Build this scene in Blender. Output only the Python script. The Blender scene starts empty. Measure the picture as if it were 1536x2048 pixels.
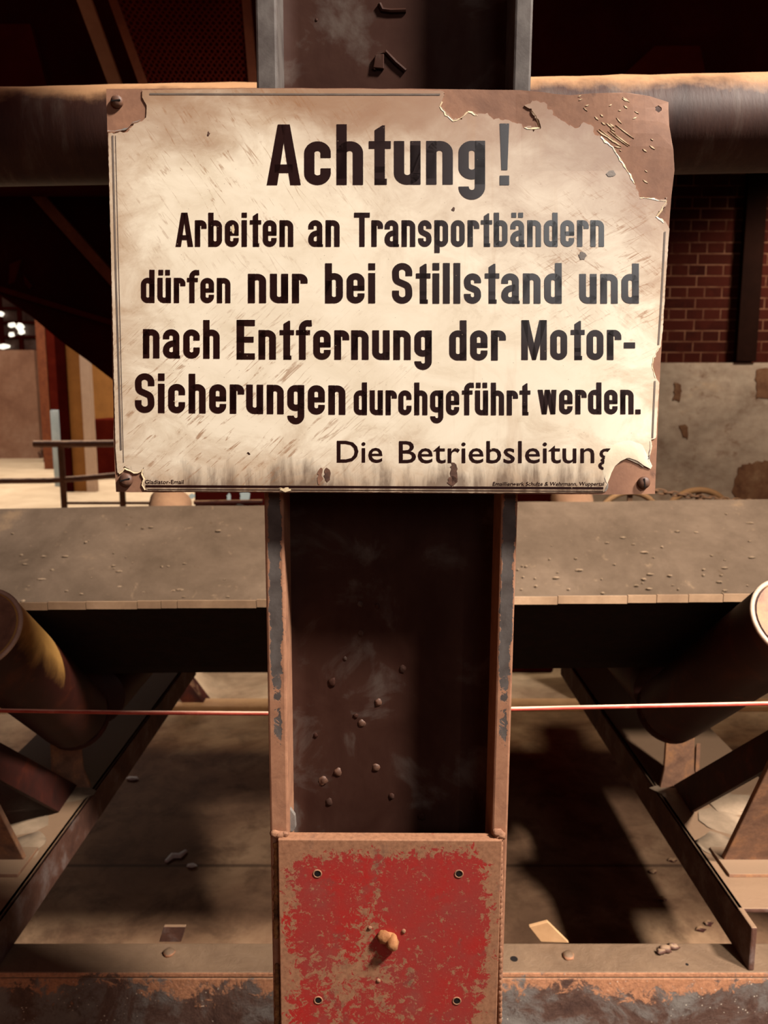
import bpy, bmesh, math, random
from mathutils import Vector, Matrix, noise as mnoise
from mathutils.geometry import delaunay_2d_cdt
random.seed(7)
SC = bpy.context.scene
COL = SC.collection
PI = math.pi

# ------------------------------------------------------------------ camera, world, lights, exposure
FPX, CAMH, PITCH = 1538.0, 1.6, math.radians(8.56)
CP, SP = math.cos(PITCH), math.sin(PITCH)
cam_d = bpy.data.cameras.new('camera')
cam_d.sensor_fit = 'VERTICAL'; cam_d.sensor_height = 36.0; cam_d.lens = FPX / 2048 * 36
cam_d.clip_start = 0.05; cam_d.clip_end = 200
cam_d.dof.use_dof = True; cam_d.dof.focus_distance = 0.84; cam_d.dof.aperture_fstop = 9.0
cam = bpy.data.objects.new('camera', cam_d); COL.objects.link(cam)
cam.location = (0, 0, CAMH); cam.rotation_euler = (PI / 2 - PITCH, 0, 0)
SC.camera = cam

world = bpy.data.worlds.new('hall_gloom'); SC.world = world; world.use_nodes = True
world.node_tree.nodes['Background'].inputs[0].default_value = (1.0, 0.16, 0.09, 1)
world.node_tree.nodes['Background'].inputs[1].default_value = 0.09

def aim(o, loc, tgt):
    o.location = loc
    o.rotation_euler = (Vector(tgt) - Vector(loc)).to_track_quat('-Z', 'Y').to_euler()
def area(name, loc, tgt, w, h, power, col):
    d = bpy.data.lights.new(name, 'AREA'); d.shape = 'RECTANGLE'; d.size = w; d.size_y = h
    d.energy = power; d.color = col
    o = bpy.data.objects.new(name, d); COL.objects.link(o); aim(o, loc, tgt); return o
def spot(name, loc, tgt, ang, radius, power, col, blend=0.35):
    d = bpy.data.lights.new(name, 'SPOT'); d.spot_size = math.radians(ang); d.spot_blend = blend
    d.shadow_soft_size = radius; d.energy = power; d.color = col
    o = bpy.data.objects.new(name, d); COL.objects.link(o); aim(o, loc, tgt); return o
WARM = (1.0, 0.91, 0.81)
spot('skylight_key', (3.3, -0.98, 5.77), (0.1, 1.3, 1.2), 46, 0.34, 4150, WARM, 0.5)
area('window_daylight', (1.55, -3.4, 3.45), (0.05, 0.9, 1.6), 1.6, 1.6, 30, (0.9, 0.95, 0.92))
spot('floor_fill_spot', (1.7, -1.75, 3.9), (0.28, 2.5, 0.0), 18, 0.12, 1350, WARM, 0.4)  # unseen narrow spot, added to light the floor under the belt
area('back_hall_skylight', (-5.5, 13.5, 8.4), (-4.5, 13.0, 0), 9, 9, 1900, (1.0, 0.87, 0.76))
spot('rear_floor_fill', (0.5, 1.95, 3.4), (0.2, 4.0, 0.0), 75, 0.12, 200, (1.0, 0.8, 0.56), 0.5)  # unseen fill, added to brighten the floor beyond the belt
spot('wall_fill_spot', (3.6, 4.75, 3.5), (2.5, 5.7, 1.0), 80, 0.15, 400, (1.0, 0.86, 0.68), 0.8)  # unseen fill, added to brighten the plinth and brick wall
SC.view_settings.view_transform = 'Standard'; SC.view_settings.look = 'None'
SC.view_settings.exposure = 0.0; SC.view_settings.gamma = 1.0

# ------------------------------------------------------------------ projection helpers
def ray(px, py):
    u = (px - 768) / FPX; v = (py - 1024) / FPX
    return Vector((u, CP - v * SP, -SP - v * CP))
EYE = Vector((0, 0, CAMH))
def P(px, py, d):
    r = ray(px, py); return EYE + r * (d / r.y)
def PZ(px, py, z):
    r = ray(px, py); return EYE + r * ((z - CAMH) / r.z)

# ------------------------------------------------------------------ materials
def lin(h):
    h = h.lstrip('#')
    c = [int(h[i:i + 2], 16) / 255 for i in (0, 2, 4)]
    return tuple(x / 12.92 if x <= .04045 else ((x + .055) / 1.055) ** 2.4 for x in c) + (1,)
class NT:
    def __init__(s, name):
        s.m = bpy.data.materials.new(name); s.m.use_nodes = True
        s.t = s.m.node_tree; s.n = s.t.nodes; s.b = s.n['Principled BSDF']
    def new(s, typ, **kw):
        x = s.n.new(typ)
        for k, v in kw.items(): setattr(x, k, v)
        return x
    def link(s, a, b): s.t.links.new(a, b)
    def put(s, inp, v):
        if hasattr(v, 'is_linked') or isinstance(v, bpy.types.NodeSocket): s.link(v, inp)
        else: inp.default_value = v
    def coord(s, kind='Object', scale=(1, 1, 1), rot=(0, 0, 0), loc=(0, 0, 0)):
        c = s.new('ShaderNodeTexCoord'); mp = s.new('ShaderNodeMapping')
        mp.inputs['Scale'].default_value = scale; mp.inputs['Rotation'].default_value = rot
        mp.inputs['Location'].default_value = loc
        s.link(c.outputs[kind], mp.inputs[0]); return mp.outputs[0]
    def noise(s, co, scale, detail=6, rough=.6, dist=0):
        x = s.new('ShaderNodeTexNoise'); s.link(co, x.inputs['Vector'])
        x.inputs['Scale'].default_value = scale; x.inputs['Detail'].default_value = detail
        x.inputs['Roughness'].default_value = rough; x.inputs['Distortion'].default_value = dist
        return x.outputs['Fac']
    def voro(s, co, scale, feature='F1'):
        x = s.new('ShaderNodeTexVoronoi', feature=feature); s.link(co, x.inputs['Vector'])
        x.inputs['Scale'].default_value = scale; return x.outputs['Distance']
    def rng(s, v, a, b, c=0., d=1.):
        x = s.new('ShaderNodeMapRange'); s.put(x.inputs[0], v)
        for i, q in enumerate((a, b, c, d)): x.inputs[i + 1].default_value = q
        return x.outputs[0]
    def ma(s, op, a, b=0., c=None):
        x = s.new('ShaderNodeMath', operation=op); s.put(x.inputs[0], a); s.put(x.inputs[1], b)
        if c is not None: s.put(x.inputs[2], c)
        return x.outputs[0]
    def ramp(s, f, stops):
        x = s.new('ShaderNodeValToRGB'); s.link(f, x.inputs[0]); e = x.color_ramp.elements
        while len(e) < len(stops): e.new(.5)
        for i, (p, c) in enumerate(stops): e[i].position = p; e[i].color = lin(c)
        return x.outputs[0]
    def mix(s, f, a, b):
        x = s.new('ShaderNodeMix', data_type='RGBA'); s.put(x.inputs[0], f)
        s.put(x.inputs[6], lin(a) if isinstance(a, str) else a); s.put(x.inputs[7], lin(b) if isinstance(b, str) else b)
        return x.outputs[2]
    def sep(s, co):
        x = s.new('ShaderNodeSeparateXYZ'); s.link(co, x.inputs[0]); return x.outputs
    def nz(s):
        g = s.new('ShaderNodeNewGeometry'); return s.sep(g.outputs['Normal'])[2]
    def bump(s, h, strength, dist=.002):
        x = s.new('ShaderNodeBump'); x.inputs['Strength'].default_value = strength; x.inputs['Distance'].default_value = dist
        s.link(h, x.inputs['Height']); s.link(x.outputs[0], s.b.inputs['Normal'])
    def done(s, col, rough=.7, metal=0., spec=.3):
        s.put(s.b.inputs['Base Color'], col if not isinstance(col, str) else lin(col))
        s.put(s.b.inputs['Roughness'], rough); s.b.inputs['Metallic'].default_value = metal
        s.b.inputs['Specular IOR Level'].default_value = spec
        return s.m
def surf(name, stops, scale=12, detail=8, rough=.75, bump=.4, bdist=.002, spec=.3, stretch=(1, 1, 1), dust=None, chips=None, distort=.3):
    """rusty / dusty surface: noise ramp, optional settled dust on upward faces, optional paint chips"""
    k = NT(name); co = k.coord(scale=stretch)
    f = k.noise(co, scale, detail, .62, distort)
    col = k.ramp(f, stops)
    fine = k.noise(co, scale * 9, 4, .6)
    col = k.mix(k.rng(fine, .35, .7, 0, .35), col, stops[0][1])
    if chips:                                   # (hex, scale, lo, hi)
        c = k.noise(co, chips[1], 7, .7, .4)
        col = k.mix(k.rng(c, chips[2], chips[3]), col, chips[0])
    if dust:                                    # (hex, lo, hi)
        n2 = k.noise(k.coord(), 9, 6, .65)
        v = k.ma('ADD', k.nz(), k.rng(n2, .3, .7, -.22, .22))
        col = k.mix(k.rng(v, dust[1], dust[2]), col, dust[0])
    k.bump(k.ma('ADD', k.ma('MULTIPLY', f, 1.), k.ma('MULTIPLY', fine, .4)), bump, bdist)
    return k.done(col, rough, 0, spec)

def enamel_mat():
    k = NT('old_cream_enamel'); uv = k.coord('UV'); x, y, _ = k.sep(uv)
    big = k.noise(uv, 3.2, 6, .6, .4); mid = k.noise(uv, 9, 8, .68, .6)
    col = k.ramp(mid, [(.3, 'd2c5ae'), (.55, 'e0d5c0'), (.8, 'e7ddc9')])
    # grimy margins
    ex = k.ma('MINIMUM', x, k.ma('SUBTRACT', 1., x)); ey = k.ma('MINIMUM', y, k.ma('SUBTRACT', 1., y))
    e = k.ma('MINIMUM', k.ma('MULTIPLY', ex, 1.4), ey)
    e = k.ma('ADD', e, k.rng(mid, .3, .7, -.075, .075))
    col = k.mix(k.rng(e, .15, .0, 0, .62), col, '9c7a5c')
    # brown haze along the top and in the upper right corner
    t = k.ma('ADD', y, k.rng(big, .25, .75, -.16, .16))
    col = k.mix(k.rng(t, .78, 1.0, 0, .8), col, '8a684f')
    dx = k.ma('SUBTRACT', x, .92); dy = k.ma('SUBTRACT', y, .92)
    rr = k.ma('SQRT', k.ma('ADD', k.ma('MULTIPLY', dx, k.ma('MULTIPLY', dx, .75)), k.ma('MULTIPLY', dy, dy)))
    rr = k.ma('ADD', rr, k.rng(mid, .25, .75, -.12, .12))
    col = k.mix(k.rng(rr, .5, .08, 0, .72), col, '96796a')
    # dark drips along the bottom edge
    dr = k.noise(k.coord('UV', (38, 5, 1)), 1., 6, .65, .3)
    low = k.ma('ADD', k.ma('ADD', y, k.rng(dr, .4, .75, .035, -.07)), k.rng(mid, .35, .65, .035, -.03))
    low = k.ma('ADD', low, k.rng(k.noise(k.coord('UV', (5, .5, 1)), 1., 3, .5), .35, .6, .04, -.02))
    col = k.mix(k.rng(low, .085, .005, 0, .75), col, '50392a')
    run = k.noise(k.coord('UV', (26, 1.6, 1)), 1., 5, .6, .2)
    mid_x = k.rng(k.ma('ABSOLUTE', k.ma('SUBTRACT', x, .68)), .22, .05)
    col = k.mix(k.ma('MULTIPLY', k.rng(run, .56, .72, 0, .35), mid_x), col, 'a98767')
    # fine rust scratches, one slanted family in each of three corners
    def scratch(rot, sc, gx, gy, rad, amt):
        mp = k.new('ShaderNodeMapping'); mp.inputs['Scale'].default_value = sc; k.link(k.coord('UV', (1, .71, 1), (0, 0, rot)), mp.inputs[0]); c = mp.outputs[0]
        n = k.noise(c, 1., 3, .5, .15)
        line = k.rng(k.ma('ABSOLUTE', k.ma('SUBTRACT', n, .5)), .02, .004)
        brk = k.rng(k.noise(uv, 22, 5, .7), .46, .58)
        qx = k.ma('SUBTRACT', x, gx); qy = k.ma('SUBTRACT', y, gy)
        dd = k.ma('SQRT', k.ma('ADD', k.ma('MULTIPLY', qx, qx), k.ma('MULTIPLY', qy, qy)))
        return k.ma('MULTIPLY', k.ma('MULTIPLY', line, brk), k.rng(dd, rad, rad * .3, 0, amt))
    for a in ((-.75, (5, 60, 1), .2, .2, .4, .75), (.95, (5, 55, 1), .22, .82, .36, .6), (-.5, (5, 60, 1), .95, .55, .3, .7), (.7, (6, 70, 1), .9, .6, .28, .55)):
        col = k.mix(scratch(*a), col, '8a5f3c')
    sp = k.voro(uv, 55); col = k.mix(k.rng(sp, .055, .035, 0, .55), col, '5a4030')
    k.bump(mid, .05, .001)
    return k.done(col, k.rng(mid, .3, .7, .24, .38), 0, .45)
def letter_mat():
    k = NT('black_enamel'); uv = k.coord('UV')
    n = k.noise(uv, 30, 6, .7)
    col = k.ramp(n, [(.3, '180808'), (.6, '1d0c0a'), (.85, '2a1812')])
    sp = k.voro(uv, 75); sel = k.rng(k.noise(uv, 14, 3), .56, .6)
    col = k.mix(k.ma('MULTIPLY', k.rng(sp, .09, .06), k.ma('MULTIPLY', sel, .7)), col, 'b39b80')
    return k.done(col, .24, 0, .85)
def red_mat():
    k = NT('flaking_red_paint'); co = k.coord(); X, Y, Z = k.sep(co)
    big = k.noise(co, 9, 4, .55, .5); fl = k.noise(co, 95, 9, .78, .5); spk = k.noise(co, 150, 5, .7)
    red = k.ramp(k.noise(co, 14, 5, .6), [(.3, '84342f'), (.5, '902c27'), (.68, '9c1f1b'), (.85, '84382f')])
    red = k.mix(k.rng(k.noise(co, 22, 4), .55, .75, 0, .5), red, '7c4a40')
    tan = k.ramp(spk, [(.3, '79523c'), (.5, '8f654b'), (.75, 'a17356')])
    # rust wins along the borders and towards the bottom
    cx = k.ma('ABSOLUTE', X); edge = k.rng(cx, .1, .128, 0, .14)
    top = k.rng(Z, -.03, 0., 0, .2)
    lowr = k.rng(Z, -.1, -.17, 0, .07)
    t = k.ma('ADD', k.ma('ADD', edge, top), lowr)
    v = k.ma('ADD', k.ma('ADD', k.ma('MULTIPLY', fl, .62), k.ma('MULTIPLY', big, .42)), t)
    m = k.rng(v, .6, .612)
    m = k.ma('MAXIMUM', m, k.rng(k.noise(co, 210, 6, .72), .6, .63))
    col = k.mix(m, red, tan)
    g = k.noise(co, 26, 6, .7); col = k.mix(k.rng(g, .56, .72, 0, .6), col, '5a463d')
    k.bump(k.ma('ADD', m, k.ma('MULTIPLY', spk, .5)), .35, .0012)
    return k.done(col, .62, 0, .35)
def flange_mat():
    """pinkish rust with what is left of a dark paint down the middle of the flange edge"""
    k = NT('flange_rust_dark_paint'); co = k.coord(); X, Y, Z = k.sep(co)
    f = k.noise(co, 40, 9, .7, .3)
    col = k.ramp(f, [(.3, '7c5643'), (.5, '93684f'), (.72, 'a3775c')])
    gr = k.noise(co, 230, 4, .6); col = k.mix(k.rng(gr, .6, .75, 0, .6), col, '5d4438')
    ax = k.ma('ABSOLUTE', X)
    n = k.noise(co, 85, 7, .72, .5)
    hole = k.noise(co, 21, 4, .6)
    thr = k.ma('ADD', k.ma('ADD', k.ma('MULTIPLY', n, .55), k.ma('MULTIPLY', hole, .35)), k.rng(ax, .0035, .0095, 0.0, .24))
    thr = k.ma('ADD', thr, k.rng(Z, 1.33, 1.16, 0, .24))
    thr = k.ma('ADD', thr, k.rng(Z, 1.6, 1.92, 0, -.6))
    m = k.rng(thr, .59, .57)
    dark = k.ramp(k.noise(co, 30, 5), [(.3, '3c3330'), (.6, '59524e'), (.8, '4a403c')])
    col = k.mix(m, col, dark)
    k.bump(k.ma('SUBTRACT', k.ma('MULTIPLY', f, .6), k.ma('MULTIPLY', m, .6)), .5, .0014)
    return k.done(col, .66, 0, .35)
def web_mat():
    k = NT('dark_oily_steel'); co = k.coord()
    a = k.noise(co, 11, 6, .6, .5); b = k.noise(k.coord(scale=(1, 1, .35)), 45, 6, .6)
    col = k.ramp(a, [(.3, '2e1a14'), (.55, '38231c'), (.66, '4e423c'), (.85, '5e544e')])
    col = k.mix(k.rng(b, .45, .7, 0, .5), col, '2c1610')
    k.bump(k.ma('ADD', a, k.ma('MULTIPLY', b, .3)), .25, .002)
    return k.done(col, k.rng(b, .3, .7, .5, .7), 0, .06)
def floor_mat():
    k = NT('dusty_concrete'); co = k.coord()
    a = k.noise(co, 1.6, 8, .66, .6); b = k.noise(co, 7, 8, .7, .3)
    col = k.ramp(a, [(.3, '5c4231'), (.5, '785a43'), (.7, '94765a')])
    col = k.mix(k.rng(b, .46, .64, 0, .7), col, '4e3626')
    X, Y, Z = k.sep(co)
    jx = k.ma('ABSOLUTE', k.ma('SUBTRACT', Y, 2.44)); col = k.mix(k.rng(jx, .012, .004, 0, .7), col, '3a281c')
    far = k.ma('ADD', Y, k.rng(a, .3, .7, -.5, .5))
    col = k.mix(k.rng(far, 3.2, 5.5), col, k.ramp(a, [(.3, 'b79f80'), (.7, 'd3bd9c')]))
    k.bump(k.ma('ADD', k.ma('MULTIPLY', a, .8), b), .55, .012)
    return k.done(col, .85, 0, .2)
def brick_mat():
    k = NT('soot_dark_brickwork'); co = k.coord(rot=(-PI / 2, 0, 0))
    x = k.new('ShaderNodeTexBrick'); k.link(co, x.inputs['Vector'])
    x.offset = .5; x.squash = .5; x.squash_frequency = 2
    x.inputs['Color1'].default_value = lin('36120b'); x.inputs['Color2'].default_value = lin('260a06'); x.inputs['Mortar'].default_value = lin('6a4836')
    x.inputs['Scale'].default_value = 1.; x.inputs['Mortar Size'].default_value = .006; x.inputs['Mortar Smooth'].default_value = .3
    x.inputs['Brick Width'].default_value = .25; x.inputs['Row Height'].default_value = .077; x.inputs['Bias'].default_value = -.1
    n = k.noise(co, 5, 7, .7, .4)
    col = k.mix(k.rng(n, .42, .62, 0, .85), x.outputs['Color'], '3a140c')
    k.bump(k.ma('SUBTRACT', 1., x.outputs['Fac']), .6, .01)
    return k.done(col, .9, 0, .05)
def belt_mat():
    k = NT('dusty_rubber_belt'); co = k.coord()
    a = k.noise(co, 3.2, 9, .7, .15); b = k.noise(co, 26, 7, .66, .4); g = k.ma('MULTIPLY', k.nz(), 1.)
    dust = k.ramp(a, [(.28, '46392d'), (.5, '5a4b3e'), (.62, '655547'), (.78, '8a7157')])
    dust = k.mix(k.rng(b, .62, .74, 0, .7), dust, '86705a')
    dust = k.mix(k.rng(b, .36, .28, 0, .6), dust, '483828')
    under = k.ramp(b, [(.4, '0f0504'), (.7, '1c0c08')])
    col = k.mix(k.rng(k.ma('ADD', g, k.rng(b, .3, .7, -.1, .1)), -.05, .1), under, dust)
    k.bump(k.ma('ADD', a, k.ma('MULTIPLY', b, .6)), .4, .006)
    return k.done(col, .85, 0, .15)

M = {}
M['enamel'] = enamel_mat(); M['letter'] = letter_mat(); M['red'] = red_mat(); M['flange'] = flange_mat()
M['web'] = web_mat(); M['floor'] = floor_mat(); M['brick'] = brick_mat(); M['belt'] = belt_mat()
M['flake'] = surf('broken_enamel', [(.3, 'c4ad8a'), (.7, 'dccaa8')], 60, bump=.2, rough=.4)
M['ground_coat'] = surf('grey_ground_coat', [(.3, '5f5a56'), (.7, '8a8078')], 60, bump=.2, rough=.45)
M['filler'] = surf('cream_filler', [(.3, 'cdbfa6'), (.7, 'dccfb6')], 30, bump=.15, rough=.5)
M['border'] = surf('grey_border_line', [(.3, '5a504a'), (.7, '776a60')], 40, bump=.1, rough=.4)
M['sign_rust'] = surf('brown_sheet_rust', [(.28, '6a4a3a'), (.5, '86614c'), (.7, '976e55'), (.85, 'a57c60')], 16, rough=.7, bump=.35, bdist=.0012, chips=('5a4034', 35, .62, .72))
M['screw'] = surf('rusted_screw_steel', [(.3, '3b251c'), (.6, '5f4030'), (.8, '80583f')], 120, bump=.4, bdist=.0006, rough=.6, spec=.5)
M['black'] = surf('dark_slot', [(.3, '080302'), (.7, '100604')], 40, bump=.1, rough=.9)
M['weld'] = surf('rusty_weld', [(.3, '77523f'), (.6, '946a50'), (.8, 'a57a5c')], 60, bump=.6, bdist=.002)
M['ochre'] = surf('ochre_rust_scale', [(.3, '3c2416'), (.5, '8a6038'), (.75, 'b3854f')], 45, bump=.7, bdist=.003)
M['nut'] = surf('orange_rust_nut', [(.3, '7c4a2a'), (.5, '9c6a42'), (.8, 'b07e54')], 90, bump=.6, bdist=.0015)
M['pipe'] = surf('dusty_pipe_iron', [(.3, '2a1510'), (.55, '3e241b'), (.7, '55463e'), (.85, '6b5d54')], 10, rough=.6, bump=.35, bdist=.003, dust=('a9805c', .42, .8), stretch=(2.2, 1, .5))
def stringer_mat():
    k = NT('weathered_beam_paint'); co = k.coord(); X, Y, Z = k.sep(co)
    a = k.noise(co, 6, 9, .7, .6); b = k.noise(co, 34, 8, .74, .5); g = k.noise(co, 120, 5, .7)
    col = k.ramp(a, [(.36, '33201a'), (.47, '4a342b'), (.55, '5c544f'), (.68, '6e6862')])
    col = k.mix(k.rng(b, .52, .62, 0, .75), col, '3a251d')
    e = k.ma('ADD', Z, k.rng(b, .3, .7, -.05, .045))
    e = k.ma('ADD', e, k.rng(k.noise(co, 3, 3), .4, .6, -.03, .02))
    col = k.mix(k.rng(e, -.045, -.03), col, k.ramp(g, [(.3, '7a523c'), (.6, 'a06f50'), (.8, '8a6a56')]))
    sp = k.voro(co, 95); col = k.mix(k.ma('MULTIPLY', k.rng(sp, .16, .1, 0, .8), k.rng(k.noise(co, 8, 3), .52, .58)), col, 'b0a494')
    v = k.ma('ADD', k.nz(), k.rng(b, .3, .7, -.2, .2)); up = k.ramp(a, [(.3, '54402f'), (.5, '66503d'), (.7, '735c47')])
    up = k.mix(k.rng(g, .6, .72, 0, .5), up, '5e4431')
    col = k.mix(k.rng(v, .4, .75), col, up)
    k.bump(k.ma('ADD', a, k.ma('MULTIPLY', b, .8)), .8, .005)
    return k.done(col, .66, 0, .35)
M['stringer'] = stringer_mat()
M['rust_dark'] = surf('dark_red_rust', [(.3, '220a05'), (.55, '381209'), (.75, '5a240f')], 14, rough=.7, bump=.4, dust=('8d6d50', .6, .9))
M['bracket'] = surf('pale_bracket_rust', [(.3, '5e4436'), (.5, '84614b'), (.65, 'a3744f'), (.85, '7e6a5c')], 18, rough=.65, bump=.5, dust=('7c644f', .6, .9))
M['cross'] = surf('cross_beam_rust', [(.3, '35201a'), (.5, '513428'), (.66, '6a5b55'), (.85, '6e4c3a')], 12, rough=.7, bump=.6, bdist=.004, dust=('7a604a', .5, .8))
def roller_mat(name, coat):
    k = NT(name); co = k.coord(); X, Y, Z = k.sep(co)
    a = k.noise(co, 8, 8, .64, .4); b = k.noise(co, 40, 6, .65)
    col = k.ramp(a, [(.3, '220805'), (.55, '2e0e07'), (.75, '4a1e0b'), (.9, '6e3814')])
    col = k.mix(k.rng(b, .6, .75, 0, .5), col, '5a2810')
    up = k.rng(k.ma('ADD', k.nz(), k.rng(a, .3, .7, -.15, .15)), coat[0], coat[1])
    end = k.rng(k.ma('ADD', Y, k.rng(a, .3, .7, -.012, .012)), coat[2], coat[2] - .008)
    ochre = k.ramp(a, [(.3, '8a6230'), (.55, 'a87c42'), (.8, 'b88c52')])  # ochre colour on upward faces towards the near end of the roller
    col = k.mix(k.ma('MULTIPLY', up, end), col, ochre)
    k.bump(k.ma('ADD', a, k.ma('MULTIPLY', b, .3)), .2, .002)
    return k.done(col, .6, 0, .25)
M['roller'] = roller_mat('roller_rust', (.75, .95, 1.44)); M['roller_ochre'] = roller_mat('ochre_end_roller', (-.3, .15, 1.52))
M['rim'] = surf('pale_roller_rim', [(.3, '9c8472'), (.7, 'bca28c')], 40, rough=.6, bump=.2)
M['cord'] = surf('red_pull_cord', [(.3, '8a2a1c'), (.6, 'a8483a'), (.8, 'c08a78')], 30, rough=.6, bump=.3, dust=('d4a890', .5, .9))
M['soot'] = surf('soot_black_steel', [(.3, '2a0705'), (.6, '340a07'), (.85, '40110b')], 3, rough=.95, bump=.3, spec=0.0)
M['soot_red'] = surf('soot_red_steel', [(.3, '3a0d08'), (.6, '48140c'), (.85, '561e10')], 4, rough=.95, bump=.3, spec=0.0)
M['brown_bar'] = surf('brown_bar_steel', [(.3, '5a2a14'), (.7, '7c4422')], 8, rough=.75, bump=.3)
M['tan_bar'] = surf('tan_dusty_steel', [(.3, '9a7450'), (.7, 'b8926a')], 8, rough=.75, bump=.3)
M['plaster'] = surf('blotchy_plaster', [(.3, '6c4a38'), (.5, '8a6650'), (.7, '9a7a64'), (.85, 'a06a54')], .9, rough=.9, bump=.2)
M['concrete'] = surf('stained_render', [(.28, '5c3a26'), (.42, '948474'), (.6, 'ac9a88'), (.78, 'c8a47c')], 1.6, rough=.9, bump=.3, bdist=.01, stretch=(1, 1, 1.4), chips=('6a4a36', 3.5, .58, .7))
M['ochre_paint'] = surf('ochre_column_paint', [(.3, '7c5020'), (.7, '94642c')], 2, rough=.7, bump=.1)
M['white_paint'] = surf('off_white_column_paint', [(.3, 'b39a86'), (.7, 'd0b8a2')], 2, rough=.7, bump=.1)
M['blue_paint'] = surf('pale_blue_paint', [(.3, '8c9a9c'), (.7, 'aab6b6')], 4, rough=.6, bump=.1)
M['trim_dark'] = surf('dark_brown_channel', [(.3, '160a07'), (.7, '20100b')], 4, rough=.9, bump=.2, spec=.02)
M['belt_edge'] = surf('cracked_rubber_edge', [(.3, '6e5540'), (.5, '8a6e54'), (.75, 'a4866a')], 6, rough=.85, bump=.3)
M['screen_red'] = surf('dull_red_sheet', [(.3, '45120a'), (.6, '561a0e'), (.85, '642412')], 4, rough=.85, bump=.2, spec=.02)
M['ochre_brick'] = surf('exposed_ochre_brick', [(.3, '4a2a18'), (.5, '6a4830'), (.75, '84684e')], 6, rough=.9, bump=.5)
M['rail'] = surf('brown_rail_steel', [(.3, '3a2016'), (.7, '5c3a28')], 10, rough=.7, bump=.2, dust=('a58466', .6, .95))
M['dome'] = surf('dust_caked_iron', [(.3, '735440'), (.6, '8a694f'), (.85, '9c7a5c')], 6, rough=.9, bump=.4, bdist=.006)
M['crumb'] = surf('dusty_crumbs', [(.3, '6f5d4a'), (.7, '98816a')], 9, rough=.9, bump=.2)
M['paper'] = surf('dirty_white_scrap', [(.3, 'c8c8c2'), (.7, 'e8e8e2')], 30, rough=.8, bump=.2)
k = NT('bright_daylight'); k.b.inputs['Emission Color'].default_value = lin('f6efdc'); k.b.inputs['Emission Strength'].default_value = 1.6
M['sky'] = k.done('f0ead8', .9)
M['glass'] = surf('grimy_glass', [(.3, '3a2620'), (.6, '6b544a'), (.85, '8c7a70')], 1.2, rough=.4, bump=.1)

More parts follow.
